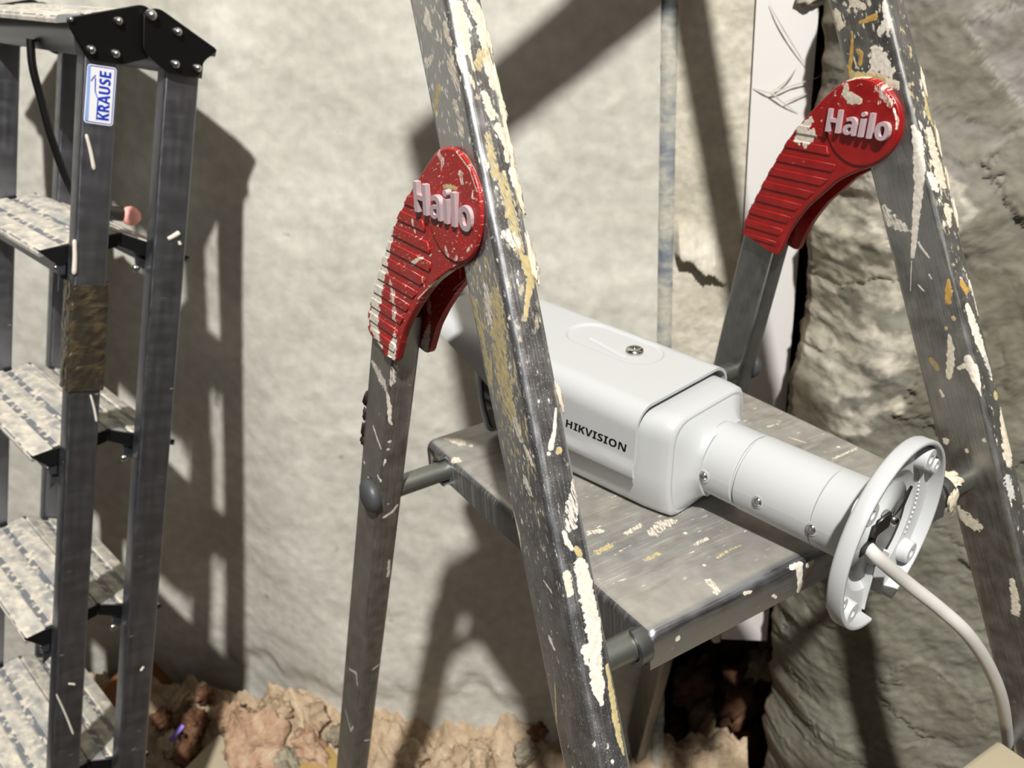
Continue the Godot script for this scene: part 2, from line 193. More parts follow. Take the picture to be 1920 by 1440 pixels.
# ---- second ladder: e to the right along its depth, u up its rails, n away along its steps
const LAD_E := Vector3(0.93140, -0.28280, -0.22940)
const LAD_U := Vector3(0.28440, 0.95830, -0.02650)
const LAD_N := Vector3(-0.22730, 0.04050, -0.97300)
const EYE := Vector3(-0.17703, 0.16195, 0.30233)
const LAMP_AT := Vector3(-0.885, 2.435, 1.645)
var lad_at := EYE + (Vector3(0.01779, 0.11761, -0.52321) - EYE) * 1.0
var lad_scale := 1.0

var M := {}
var font_bold: Font


# ================= mesh collecting =================
class Shape:
	var v := PackedVector3Array()
	var uv := PackedVector2Array()
	var g := PackedInt32Array()
	var col := PackedColorArray()

	func tri(a: Vector3, b: Vector3, c: Vector3, ua := Vector2.ZERO, ub := Vector2.ZERO, uc := Vector2.ZERO, sg := 0) -> void:
		v.append(a); v.append(b); v.append(c)
		uv.append(ua); uv.append(ub); uv.append(uc)
		g.append(sg)

	func quad(a: Vector3, b: Vector3, c: Vector3, d: Vector3, ua := Vector2.ZERO, ub := Vector2.ZERO, uc := Vector2.ZERO, ud := Vector2.ZERO, sg := 0) -> void:
		tri(a, b, c, ua, ub, uc, sg)
		tri(a, c, d, ua, uc, ud, sg)

	func add(o: Shape) -> void:
		var top := 0
		for s in g:
			top = maxi(top, s + 1)
		v.append_array(o.v)
		uv.append_array(o.uv)
		for s in o.g:
			g.append(s + top)

	func fix() -> Shape:   # turns a closed shape right side out (Godot's faces run clockwise)
		var mid := Vector3.ZERO
		for p in v:
			mid += p
		mid /= maxf(v.size(), 1)
		var vol := 0.0
		for i in range(0, v.size(), 3):
			vol += (v[i] - mid).dot((v[i + 1] - mid).cross(v[i + 2] - mid))
		if vol > 0:
			flip()
		return self

	func flip() -> Shape:
		for i in range(0, v.size(), 3):
			var t := v[i + 1]; v[i + 1] = v[i + 2]; v[i + 2] = t
			var w := uv[i + 1]; uv[i + 1] = uv[i + 2]; uv[i + 2] = w
			if col.size():
				var c := col[i + 1]; col[i + 1] = col[i + 2]; col[i + 2] = c
		return self

	func mesh(smooth := true) -> ArrayMesh:
		var st := SurfaceTool.new()
		st.begin(Mesh.PRIMITIVE_TRIANGLES)
		for i in v.size():
			st.set_smooth_group(g[i / 3] if smooth else -1)
			st.set_uv(uv[i])
			if col.size():
				st.set_color(col[i])
			st.add_vertex(v[i])
		st.generate_normals()
		return st.commit()


func loft(rings: Array, capped := true, sg := 0, uvs := []) -> Shape:
	var s := Shape.new()
	for i in rings.size() - 1:
		var a: PackedVector3Array = rings[i]
		var b: PackedVector3Array = rings[i + 1]
		var n := a.size()
		for j in n:
			var k := (j + 1) % n
			if uvs.size():
				var ua: PackedVector2Array = uvs[i]
				var ub: PackedVector2Array = uvs[i + 1]
				s.quad(a[j], b[j], b[k], a[k], ua[j], ub[j], ub[j + 1], ua[j + 1], sg)
			else:
				s.quad(a[j], b[j], b[k], a[k], Vector2.ZERO, Vector2.ZERO, Vector2.ZERO, Vector2.ZERO, sg)
	if capped:
		for e in [0, rings.size() - 1]:
			var r: PackedVector3Array = rings[e]
			var m := Vector3.ZERO
			for p in r:
				m += p
			m /= r.size()
			for j in r.size():
				if e == 0:
					s.tri(m, r[j], r[(j + 1) % r.size()], Vector2.ZERO, Vector2.ZERO, Vector2.ZERO, sg + 1)
				else:
					s.tri(m, r[(j + 1) % r.size()], r[j], Vector2.ZERO, Vector2.ZERO, Vector2.ZERO, sg + 2)
	return s


func rounded(poly: PackedVector2Array, r: float, steps := 4) -> PackedVector2Array:
	var out := PackedVector2Array()
	var n := poly.size()
	for i in n:
		var p := poly[i]
		var a := (poly[(i + n - 1) % n] - p)
		var b := (poly[(i + 1) % n] - p)
		var d := minf(r, minf(a.length(), b.length()) * 0.45)
		var pa := p + a.normalized() * d
		var pb := p + b.normalized() * d
		for k in steps + 1:
			var t := float(k) / steps
			out.append(pa.lerp(p, t).lerp(p.lerp(pb, t), t))
	return out


func rect(x0: float, y0: float, x1: float, y1: float) -> PackedVector2Array:
	return PackedVector2Array([Vector2(x0, y0), Vector2(x1, y0), Vector2(x1, y1), Vector2(x0, y1)])


func ccw(poly: PackedVector2Array) -> PackedVector2Array:
	var area := 0.0
	for i in poly.size():
		area += poly[i].cross(poly[(i + 1) % poly.size()])
	if area < 0:
		poly = poly.duplicate()
		poly.reverse()
	return poly


func inset(poly: PackedVector2Array, d: float) -> PackedVector2Array:   # expects counter-clockwise
	var out := PackedVector2Array()
	var n := poly.size()
	var turn := 1.0
	for i in n:
		var a := (poly[i] - poly[(i + n - 1) % n]).normalized()
		var b := (poly[(i + 1) % n] - poly[i]).normalized()
		var t := (a + b).normalized()
		out.append(poly[i] + Vector2(-t.y, t.x) * d * turn)
	return out


# a polygon in the plane (o, ax, ay), thickened along az from 0 to depth, its far rim bevelled
func extrude(poly: PackedVector2Array, o: Vector3, ax: Vector3, ay: Vector3, az: Vector3, depth: float, bevel := 0.0, uv_scale := 1.0, uv_off := Vector2.ZERO, both := false) -> Shape:
	poly = ccw(poly)
	var s := Shape.new()
	var levels := []
	if both and bevel > 0:
		levels.append([inset(poly, bevel), 0.0])
		levels.append([poly, bevel])
	else:
		levels.append([poly, 0.0])
	if bevel > 0:
		levels.append([poly, depth - bevel])
		levels.append([inset(poly, bevel * 0.35), depth - bevel * 0.35])
		levels.append([inset(poly, bevel), depth])
	else:
		levels.append([poly, depth])
	var n := poly.size()
	for l in levels.size() - 1:
		var A: PackedVector2Array = levels[l][0]
		var B: PackedVector2Array = levels[l + 1][0]
		var za: float = levels[l][1]
		var zb: float = levels[l + 1][1]
		for j in n:
			var k := (j + 1) % n
			s.quad(o + ax * A[j].x + ay * A[j].y + az * za, o + ax * A[k].x + ay * A[k].y + az * za, o + ax * B[k].x + ay * B[k].y + az * zb, o + ax * B[j].x + ay * B[j].y + az * zb,
				A[j] * uv_scale + uv_off, A[k] * uv_scale + uv_off, B[k] * uv_scale + uv_off, B[j] * uv_scale + uv_off, 1 if bevel > 0 else 10 + j)
	if bevel <= 0:
		for q in s.g.size():
			s.g[q] = 1
	for e in [0, levels.size() - 1]:
		var P: PackedVector2Array = levels[e][0]
		var z: float = levels[e][1]
		var idx := Geometry2D.triangulate_polygon(P)
		for i in range(0, idx.size(), 3):
			var q := [P[idx[i]], P[idx[i + 1]], P[idx[i + 2]]]
			if (q[1] - q[0]).cross(q[2] - q[0]) < 0:
				q = [q[0], q[2], q[1]]
			var w := []
			for c in q:
				w.append(o + ax * c.x + ay * c.y + az * z)
			if e == 0:
				s.tri(w[0], w[2], w[1], q[0] * uv_scale + uv_off, q[2] * uv_scale + uv_off, q[1] * uv_scale + uv_off, 3 + e)
			else:
				s.tri(w[0], w[1], w[2], q[0] * uv_scale + uv_off, q[1] * uv_scale + uv_off, q[2] * uv_scale + uv_off, 3 + e)
	return s.fix()


func frame_of(axis: Vector3) -> Array:
	var r := Vector3.UP if absf(axis.y) < 0.9 else Vector3.RIGHT
	var x := axis.cross(r).normalized()
	return [x, axis.cross(x).normalized()]


# profile: Vector2(radius, height along the axis)
func lathe(profile: Array, o: Vector3, axis: Vector3, segs := 32, hard := []) -> Shape:
	var f := frame_of(axis.normalized())
	var s := Shape.new()
	var sg := 0
	for i in profile.size() - 1:
		if i in hard:
			sg += 1
		var a: Vector2 = profile[i]
		var b: Vector2 = profile[i + 1]
		for j in segs:
			var p := TAU * j / segs
			var q := TAU * (j + 1) / segs
			var dp: Vector3 = f[0] * cos(p) + f[1] * sin(p)
			var dq: Vector3 = f[0] * cos(q) + f[1] * sin(q)
			var oa := o + axis.normalized() * a.y
			var ob := o + axis.normalized() * b.y
			if a.x < 1e-6:
				s.tri(oa, ob + dq * b.x, ob + dp * b.x, Vector2(), Vector2(), Vector2(), sg)
			elif b.x < 1e-6:
				s.tri(oa + dp * a.x, oa + dq * a.x, ob, Vector2(), Vector2(), Vector2(), sg)
			else:
				s.quad(oa + dp * a.x, oa + dq * a.x, ob + dq * b.x, ob + dp * b.x, Vector2(float(j) / segs, a.y), Vector2(float(j + 1) / segs, a.y), Vector2(float(j + 1) / segs, b.y), Vector2(float(j) / segs, b.y), sg)
	return s.fix()


func spline(points: Array, per := 8) -> Array:
	var c := Curve3D.new()
	var out := []
	for i in points.size():
		var a: Vector3 = points[maxi(i - 1, 0)]
		var b: Vector3 = points[mini(i + 1, points.size() - 1)]
		var t := (b - a) / 6.0
		c.add_point(points[i], -t, t)
	for i in points.size() - 1:
		for k in per:
			out.append(c.sample(i, float(k) / per))
	out.append(points[points.size() - 1])
	return out


func tube(path: Array, radius, segs := 16, squash := 1.0) -> Shape:
	var rings := []
	var x := Vector3.ZERO
	for i in path.size():
		var d: Vector3 = (path[mini(i + 1, path.size() - 1)] - path[maxi(i - 1, 0)]).normalized()
		if i == 0:
			x = frame_of(d)[0]
		x = (x - d * x.dot(d)).normalized()
		var y := d.cross(x)
		var r: float = radius[i] if radius is Array else radius
		var ring := PackedVector3Array()
		for j in segs:
			var a := TAU * j / segs
			ring.append(path[i] + x * cos(a) * r + y * sin(a) * r * squash)
		rings.append(ring)
	return loft(rings).fix()


# an uneven lump: a sphere pushed in and out by noise, half-axes a b c
func lump(o: Vector3, a: Vector3, b: Vector3, c: Vector3, sd: int, rough := 0.35, faceted := 0.0, segs := 14) -> Shape:
	var n := noise(sd, 1.0, 5 if segs > 30 else 3)
	var s := Shape.new()
	var pts := []
	var rings := segs / 2 + 1
	for i in rings + 1:
		var row := []
		var th := PI * i / rings
		for j in segs:
			var ph := TAU * j / segs
			var d := Vector3(sin(th) * cos(ph), cos(th), sin(th) * sin(ph))
			if faceted > 0:
				var m := maxf(absf(d.x), maxf(absf(d.y), absf(d.z)))
				d = d.lerp(d / m * 0.8, faceted)
			var k := 1.0 + rough * n.get_noise_3d(d.x * 1.3 + sd, d.y * 1.3, d.z * 1.3) * 1.6
			row.append(o + (a * d.x + b * d.y + c * d.z) * k)
		pts.append(row)
	for i in rings:
		for j in segs:
			var k := (j + 1) % segs
			if i == 0:
				s.tri(pts[0][0], pts[1][k], pts[1][j])
			elif i == rings - 1:
				s.tri(pts[i][j], pts[i][k], pts[rings][0])
			else:
				s.quad(pts[i][j], pts[i][k], pts[i + 1][k], pts[i + 1][j])
	return s.fix()


func noise(sd: int, freq: float, octaves := 4, kind := FastNoiseLite.TYPE_SIMPLEX_SMOOTH, ridged := false) -> FastNoiseLite:
	var n := FastNoiseLite.new()
	n.seed = sd
	n.noise_type = kind
	n.frequency = freq
	n.fractal_octaves = octaves
	n.fractal_type = FastNoiseLite.FRACTAL_RIDGED if ridged else FastNoiseLite.FRACTAL_FBM
	return n


func cells(sd: int, freq: float, warp: float) -> FastNoiseLite:   # flat-topped flakes with sharp, wandering edges
	var n := noise(sd, freq, 1, FastNoiseLite.TYPE_CELLULAR)
	n.fractal_type = FastNoiseLite.FRACTAL_NONE
	n.cellular_return_type = FastNoiseLite.RETURN_CELL_VALUE
	n.cellular_jitter = 1.0
	n.domain_warp_enabled = true
	n.domain_warp_amplitude = warp
	n.domain_warp_frequency = freq * 1.3
	n.domain_warp_fractal_type = FastNoiseLite.DOMAIN_WARP_FRACTAL_PROGRESSIVE
	n.domain_warp_fractal_octaves = 4
	return n


# ================= objects =================
var taken := {}

func numbered(called: String) -> String:
	taken[called] = taken.get(called, 0) + 1
	return called if taken[called] == 1 else "%s_%03d" % [called, taken[called] - 1]


func thing(called: String, label: String, category: String, at := Vector3.ZERO, group := "") -> Node3D:
	var o := Node3D.new()
	o.name = numbered(called)
	add_child(o, true)
	o.position = at
	tag(o, label, category, group)
	return o


func tag(o: Node3D, label: String, category: String, group := "") -> void:
	o.set_meta("label", label)
	o.set_meta("category", category)
	if group:
		o.set_meta("group", group)


func obj(called: String, shape, mat: Material, parent: Node3D = null, label := "") -> MeshInstance3D:
	var m := MeshInstance3D.new()
	m.mesh = shape.mesh() if shape is Shape else shape
	m.material_override = mat
	if parent == null:
		m.name = numbered(called)
		add_child(m, true)
	else:
		m.name = called
		parent.add_child(m, true)
		var at := Transform3D.IDENTITY
		var p: Node = parent
		while p != self:
			at = (p as Node3D).transform * at
			p = p.get_parent()
		m.transform = at.affine_inverse()
	if label:
		m.set_meta("label", label)
	return m


func struct(called: String, shape, mat: Material, label: String, category: String) -> MeshInstance3D:
	var m := obj(called, shape, mat)
	m.set_meta("kind", "structure")
	tag(m, label, category)
	return m


func letters(text: String, o: Vector3, xd: Vector3, yd: Vector3, wide: float, high: float, deep: float, mat: Material, parent: Node3D, called: String, lean := 0.0) -> MeshInstance3D:
	var t := TextMesh.new()
	t.text = text
	t.font = font_bold
	t.font_size = 48
	t.pixel_size = 0.01
	t.depth = 0.1
	t.curve_step = 1.5
	t.horizontal_alignment = HORIZONTAL_ALIGNMENT_LEFT
	t.vertical_alignment = VERTICAL_ALIGNMENT_BOTTOM
	var box := t.get_aabb()
	var arr := t.surface_get_arrays(0)
	var s := Shape.new()
	var pv: PackedVector3Array = arr[Mesh.ARRAY_VERTEX]
	var ix: PackedInt32Array = arr[Mesh.ARRAY_INDEX] if arr[Mesh.ARRAY_INDEX] != null else PackedInt32Array(range(pv.size()))
	var zd := xd.cross(yd).normalized()
	var q := PackedVector3Array()
	for p in pv:
		var r := (p - box.position) / box.size
		q.append(o + xd * (r.x * wide + r.y * high * lean) + yd * r.y * high + zd * r.z * deep)
	for i in range(0, ix.size(), 3):
		s.tri(q[ix[i]], q[ix[i + 1]], q[ix[i + 2]], Vector2.ZERO, Vector2.ZERO, Vector2.ZERO, 0)
	return obj(called, s.mesh(false), mat, parent)


# ================= materials =================
func mat(c: Color, rough: float, metal := 0.0, spec := 0.5) -> StandardMaterial3D:
	var m := StandardMaterial3D.new()
	m.albedo_color = c
	m.roughness = rough
	m.metallic = metal
	m.metallic_specular = spec
	return m


func sat(x: float) -> float:
	return clampf(x, 0.0, 1.0)


# paints a surface that is measured in metres (u across, v along): a base, then noise layers, then strokes
# layer: [colour, height, seed, freq_u, freq_v, softness, u0, u1, rough, metal, [[v, density], ...]]
func paint(w: int, h: int, ur: Vector2, vr: Vector2, base: Color, rough: float, metal: float, streak: Vector2, layers: Array, strokes: Array, relief: float, sd: int, tone := 0.10) -> ORMMaterial3D:
	var alb := PackedByteArray(); alb.resize(w * h * 3)
	var orm := PackedByteArray(); orm.resize(w * h * 3)
	var hgt := PackedByteArray(); hgt.resize(w * h)
	var ns := noise(sd, 1.0, 3)
	var nb := noise(sd + 1, 1.0, 4)
	var ln := []
	for L in layers:
		ln.append(noise(L[2], 1.0, 5))
	for y in h:
		var v := lerpf(vr.x, vr.y, (y + 0.5) / h)
		var dens := []
		for L in layers:
			var cv: Array = L[10]
			var d: float = cv[0][1] if v < cv[0][0] else cv[cv.size() - 1][1]
			for k in cv.size() - 1:
				if v >= cv[k][0] and v <= cv[k + 1][0]:
					d = remap(v, cv[k][0], cv[k + 1][0], cv[k][1], cv[k + 1][1])
			dens.append(d)
		for x in w:
			var u := lerpf(ur.x, ur.y, (x + 0.5) / w)
			var a := ns.get_noise_2d(u * streak.x, v * streak.y)
			var b := nb.get_noise_2d(u * 60.0, v * 60.0)
			var k := 1.0 + tone * a + tone * b
			var cr := base.r * k
			var cg := base.g * k
			var cb := base.b * k
			var ro := rough + 0.12 * b + 0.10 * a
			var me := metal
			var he := 0.25 + 0.03 * a
			for i in layers.size():
				if dens[i] <= 0.0:
					continue
				var L: Array = layers[i]
				if u < L[6] or u > L[7]:
					continue
				var n: float = ln[i].get_noise_2d(u * L[3], v * L[4])
				var m := sat((n * 0.62 + 0.5 - 1.0 + dens[i]) / L[5])
				if m > 0.0:
					var C: Color = L[0]
					var sh := 1.0 + 0.10 * b
					cr = lerpf(cr, C.r * sh, m); cg = lerpf(cg, C.g * sh, m); cb = lerpf(cb, C.b * sh, m)
					ro = lerpf(ro, L[8], m); me = lerpf(me, L[9], m)
					he += L[1] * m * (0.7 + 0.6 * n)
			var at := (y * w + x) * 3
			alb[at] = int(255.0 * sat(cr)); alb[at + 1] = int(255.0 * sat(cg)); alb[at + 2] = int(255.0 * sat(cb))
			orm[at] = 255; orm[at + 1] = int(255.0 * sat(ro)); orm[at + 2] = int(255.0 * sat(me))
			hgt[y * w + x] = int(255.0 * sat(he))
	var du := (ur.y - ur.x) / w
	var dv := (vr.y - vr.x) / h
	var ne := noise(sd + 2, 1.0, 4)
	for S in strokes:
		var C: Color = S[0]
		var pts: Array = S[4]
		var big := 0.0
		var lo := Vector2(1e9, 1e9)
		var hi := -lo
		for p in pts:
			big = maxf(big, p.z)
			lo = lo.min(Vector2(p.x, p.y)); hi = hi.max(Vector2(p.x, p.y))
		big *= 1.6
		var x0 := clampi(int((lo.x - big - ur.x) / du), 0, w)
		var x1 := clampi(int((hi.x + big - ur.x) / du) + 1, 0, w)
		var y0 := clampi(int((lo.y - big - vr.x) / dv), 0, h)
		var y1 := clampi(int((hi.y + big - vr.x) / dv) + 1, 0, h)
		for y in range(y0, y1):
			var v := vr.x + dv * (y + 0.5)
			for x in range(x0, x1):
				var u := ur.x + du * (x + 0.5)
				var q := Vector2(u, v)
				var best := -1e9
				var reach := 0.001
				for k in maxi(pts.size() - 1, 1):
					var A: Vector3 = pts[k]
					var B: Vector3 = pts[mini(k + 1, pts.size() - 1)]
					var ab := Vector2(B.x - A.x, B.y - A.y)
					var t := 0.0
					if ab.length_squared() > 1e-12:
						t = sat((q - Vector2(A.x, A.y)).dot(ab) / ab.length_squared())
					var r := lerpf(A.z, B.z, t)
					var d := r - q.distance_to(Vector2(A.x + ab.x * t, A.y + ab.y * t))
					if d > best:
						best = d
						reach = r
				var e := ne.get_noise_2d(u * 260.0, v * 260.0)
				var m := sat((best + S[2] * reach * e * 0.9) / 0.00035)
				if S[3] > 0:
					m *= sat(0.95 + 2.4 * ne.get_noise_2d(u * 900.0 + v * 300.0 + 7.0, v * 130.0))
				if m <= 0.0:
					continue
				var at := (y * w + x) * 3
				var sh := 1.0 + 0.12 * e
				if S[1] < 0.1:
					m *= 0.55
				alb[at] = int(lerpf(alb[at], 255.0 * sat(C.r * sh), m)); alb[at + 1] = int(lerpf(alb[at + 1], 255.0 * sat(C.g * sh), m)); alb[at + 2] = int(lerpf(alb[at + 2], 255.0 * sat(C.b * sh), m))
				orm[at + 1] = int(lerpf(orm[at + 1], 190.0, m)); orm[at + 2] = int(lerpf(orm[at + 2], 0.0, m))
				var up: float = S[1] * (0.25 + 0.35 * sat(best / maxf(reach, 0.0005)) + 0.25 * e)
				hgt[y * w + x] = clampi(hgt[y * w + x] + int(150.0 * up * m), 0, 255)
	var mt := ORMMaterial3D.new()
	mt.albedo_texture = ImageTexture.create_from_image(Image.create_from_data(w, h, false, Image.FORMAT_RGB8, alb))
	mt.orm_texture = ImageTexture.create_from_image(Image.create_from_data(w, h, false, Image.FORMAT_RGB8, orm))
	if relief > 0:
		mt.heightmap_enabled = true
		mt.heightmap_scale = relief
		mt.heightmap_texture = ImageTexture.create_from_image(Image.create_from_data(w, h, false, Image.FORMAT_L8, hgt))
	return mt


# a mottled surface of one stuff: three tones by noise, with relief
func mottled(size: int, metres: float, tones: Array, freq: float, relief: float, sd: int, rough: float, spots := 0.0, spot := Color.BLACK) -> StandardMaterial3D:
	var alb := PackedByteArray(); alb.resize(size * size * 3)
	var hgt := PackedByteArray(); hgt.resize(size * size)
	var n1 := noise(sd, freq, 5)
	var n2 := noise(sd + 1, freq * 9.0, 4)
	var n3 := noise(sd + 2, freq * 3.0, 3)
	for y in size:
		for x in size:
			var u := metres * x / size
			var v := metres * y / size
			var a := n1.get_noise_2d(u, v)
			var b := n2.get_noise_2d(u, v)
			var s3 := n3.get_noise_2d(u * 0.5, v * 1.6)
			var t := sat(0.5 + 0.9 * a + 0.35 * s3)
			var c: Color = tones[0].lerp(tones[1], t * 2.0) if t < 0.5 else tones[1].lerp(tones[2], t * 2.0 - 1.0)
			c = c * (1.0 + 0.07 * b)
			if spots > 0:
				c = c.lerp(spot, sat((n2.get_noise_2d(u * 0.35 + 50.0, v * 0.35) - 1.0 + spots) * 6.0) * 0.6)
			var at := (y * size + x) * 3
			alb[at] = int(255.0 * sat(c.r)); alb[at + 1] = int(255.0 * sat(c.g)); alb[at + 2] = int(255.0 * sat(c.b))
			hgt[y * size + x] = int(255.0 * sat(0.5 + 0.35 * b + 0.25 * s3 + 0.2 * a))
	var m := StandardMaterial3D.new()
	m.albedo_texture = ImageTexture.create_from_image(Image.create_from_data(size, size, false, Image.FORMAT_RGB8, alb))
	m.roughness = rough
	m.metallic_specular = 0.3
	if relief > 0:
		m.heightmap_enabled = true
		m.heightmap_scale = relief
		m.heightmap_texture = ImageTexture.create_from_image(Image.create_from_data(size, size, false, Image.FORMAT_L8, hgt))
	return m


func _ready() -> void:
	# ---------- camera, air, lamp ----------
	var cam := Camera3D.new()
	cam.name = "camera"
	var lens := CameraAttributesPhysical.new()
	lens.frustum_focus_distance = 0.43
	lens.frustum_focal_length = 27.3
	lens.exposure_aperture = 13.0
	cam.attributes = lens
	cam.fov = 47.39
	cam.near = 0.02
	cam.transform = Transform3D(Basis(Vector3(0.854355, -0.058360, 0.516402), Vector3(0.264400, 0.904272, -0.335239), Vector3(-0.447403, 0.422950, 0.788000)).orthonormalized(), EYE)
	add_child(cam)
	cam.current = true
	var env := Environment.new()
	env.background_mode = Environment.BG_COLOR
	env.background_color = Color(0.01, 0.01, 0.01)
	env.tonemap_mode = Environment.TONE_MAPPER_LINEAR
	env.tonemap_exposure = 1.0
	env.sdfgi_enabled = true
	env.ssao_enabled = true
	env.ssil_enabled = true
	var we := WorldEnvironment.new()
	we.name = "environment"
	we.environment = env
	add_child(we)
	var sans := SystemFont.new()
	sans.font_names = PackedStringArray(["Droid Sans"])
	sans.font_weight = 700
	font_bold = sans
	lamp()

	materials()
	room()
	front_ladder()
	second_ladder()
	security_camera()
	rubble()


func lamp() -> void:
	var t := thing("pendant_lamp", "round white glowing bulb hanging on a black cord from the ceiling", "lamp", LAMP_AT)
	var glow := mat(Color(1, 1, 1), 0.4)
	glow.emission_enabled = true
	glow.emission = Color(1, 0.97, 0.92)
	glow.emission_energy_multiplier = 8.0
	obj("bulb", lathe([Vector2(0, -0.06), Vector2(0.03, -0.055), Vector2(0.055, -0.03), Vector2(0.06, 0), Vector2(0.05, 0.03), Vector2(0.02, 0.07), Vector2(0, 0.07)], LAMP_AT, Vector3.UP, 24), glow, t)
	obj("socket", lathe([Vector2(0, 0.07), Vector2(0.021, 0.07), Vector2(0.021, 0.12), Vector2(0.008, 0.14), Vector2(0, 0.14)], LAMP_AT, Vector3.UP, 16), mat(Color(0.05, 0.05, 0.05), 0.5), t)
	obj("cord", tube([LAMP_AT + Vector3(0, 0.14, 0), LAMP_AT + Vector3(0, 0.315, 0)], 0.004, 8), mat(Color(0.05, 0.05, 0.05), 0.5), t)
	var l := OmniLight3D.new()
	l.name = "bulb_light"
	l.light_color = Color(1.0, 0.985, 0.96)
	l.light_energy = 19.5
	l.light_size = 0.055
	l.omni_range = 12.0
	l.omni_attenuation = 2.0
	l.shadow_enabled = true
	t.add_child(l)


func materials() -> void:
	M.white = mat(Color(0.695, 0.708, 0.716), 0.42)
	M.white_plastic = mat(Color(0.74, 0.75, 0.76), 0.4)
	M.cable = mat(Color(0.75, 0.745, 0.73), 0.38)
	M.black_glass = mat(Color(0.012, 0.015, 0.022), 0.12)
	M.print_black = mat(Color(0.03, 0.03, 0.03), 0.5)
	M.chrome = mat(Color(0.78, 0.78, 0.77), 0.18, 1.0)
	M.steel_dark = mat(Color(0.45, 0.45, 0.46), 0.32, 1.0)
	M.black_plate = mat(Color(0.014, 0.015, 0.019), 0.38)
	M.black_plastic = mat(Color(0.016, 0.018, 0.024), 0.5)
	M.zinc = mat(Color(0.72, 0.72, 0.72), 0.3, 1.0)
	M.tube_metal = mat(Color(0.50, 0.51, 0.49), 0.42, 0.85)
	M.cap_plastic = mat(Color(0.26, 0.27, 0.28), 0.45)
	M.red = mat(Color(0.64, 0.11, 0.10), 0.42)
	M.letter = mat(Color(0.72, 0.64, 0.66), 0.5)
	M.sticker = mat(Color(0.90, 0.91, 0.93), 0.35)
	M.blue = mat(Color(0.07, 0.22, 0.72), 0.4)
	M.pale_blue = mat(Color(0.55, 0.67, 0.90), 0.4)
	M.strap = mat(Color(0.02, 0.02, 0.024), 0.45)
	M.pink = mat(Color(0.98, 0.70, 0.66), 0.45)
	M.drip = mat(WHITE, 0.6)
	M.lump = mat(Color(0.80, 0.76, 0.68), 0.7)
	M.tape = paint(256, 256, Vector2(0, 0.10), Vector2(0, 0.095), Color(0.27, 0.25, 0.215), 0.18, 0.4, Vector2(60, 60), [
		[Color(0.36, 0.315, 0.235), 0.35, 91, 45, 80, 0.5, -1, 1, 0.22, 0.3, [[0.0, 0.60], [0.095, 0.62]]],
		[Color(0.56, 0.51, 0.41), 0.5, 92, 60, 130, 0.3, -1, 1, 0.25, 0.2, [[0.0, 0.18], [0.095, 0.18]]],
	], [], 0.25, 90)
	M.resin = mat(Color(0.16, 0.10, 0.07), 0.6)
	# front rails: brushed aluminium under layers of plaster and paint
	M.left_rail = paint(256, 2048, Vector2(0, RAIL_S + RAIL_W), Vector2(-0.32, 0.22), Color(0.74, 0.745, 0.755), 0.33, 0.93, Vector2(900, 25), [
		[TAN, 0.06, 11, 330, 110, 0.20, 0.006, RAIL_S - 0.004, 0.75, 0.0, [[-0.14, 0.14], [-0.09, 0.24], [-0.05, 0.36], [0.0, 0.47], [0.055, 0.46], [0.06, 0.14], [0.2, 0.14]]],
		[WHITE, 0.10, 12, 240, 120, 0.14, 0.0, RAIL_S, 0.75, 0.0, [[-0.3, 0.12], [-0.1, 0.22], [0.0, 0.27], [0.05, 0.28], [0.09, 0.22], [0.12, 0.33], [0.2, 0.38]]],
		[TAN, 0.06, 13, 150, 90, 0.25, RAIL_S + 0.002, 0.06, 0.75, 0.0, [[-0.2, 0.10], [-0.02, 0.20], [0.02, 0.32], [0.06, 0.37], [0.10, 0.30], [0.2, 0.15]]],
		[WHITE, 0.22, 14, 150, 80, 0.10, RAIL_S + 0.003, 0.06, 0.75, 0.0, [[-0.3, 0.14], [-0.05, 0.18], [0.0, 0.20], [0.06, 0.27], [0.12, 0.30], [0.2, 0.40]]],
		[CREAM, 0.06, 15, 1500, 1300, 0.08, 0.0, 0.06, 0.7, 0.0, [[-0.3, 0.21], [0.2, 0.19]]],
	], LEFT_RAIL_PAINT, 0.035, 20)
	M.right_rail = paint(256, 2048, Vector2(0, RAIL_S + RAIL_W), Vector2(-0.32, 0.22), Color(0.62, 0.62, 0.61), 0.40, 0.92, Vector2(900, 25), [
		[CREAM, 0.18, 21, 190, 110, 0.12, 0.0, RAIL_S, 0.75, 0.0, [[-0.2, 0.08], [0.10, 0.10], [0.118, 0.30], [0.14, 0.36], [0.2, 0.40]]],
		[TAN, 0.10, 22, 190, 110, 0.18, RAIL_S + 0.002, 0.06, 0.75, 0.0, [[-0.2, 0.12], [-0.1, 0.18], [-0.02, 0.30], [0.04, 0.38], [0.10, 0.34], [0.2, 0.22]]],
		[WHITE, 0.14, 23, 160, 90, 0.12, RAIL_S + 0.003, 0.06, 0.75, 0.0, [[-0.25, 0.34], [-0.15, 0.28], [-0.05, 0.24], [0.04, 0.36], [0.09, 0.38], [0.12, 0.18], [0.2, 0.18]]],
		[CREAM, 0.06, 24, 1300, 1100, 0.08, 0.0, 0.06, 0.7, 0.0, [[-0.3, 0.16], [0.2, 0.15]]],
	], RIGHT_RAIL_PAINT, 0.035, 30)
	M.leg = paint(192, 1024, Vector2(0, LEG_S + LEG_W), Vector2(-0.40, 0.12), Color(0.60, 0.59, 0.57), 0.40, 0.82, Vector2(800, 20), [
		[WHITE, 0.12, 31, 230, 120, 0.12, 0.0, 0.06, 0.75, 0.0, [[-0.4, 0.10], [-0.2, 0.13], [0.0, 0.17], [0.04, 0.30], [0.1, 0.3]]],
		[CREAM, 0.06, 32, 1100, 900, 0.10, 0.0, 0.06, 0.7, 0.0, [[-0.4, 0.12], [0.1, 0.17]]],
	], LEG_PAINT, 0.04, 40)
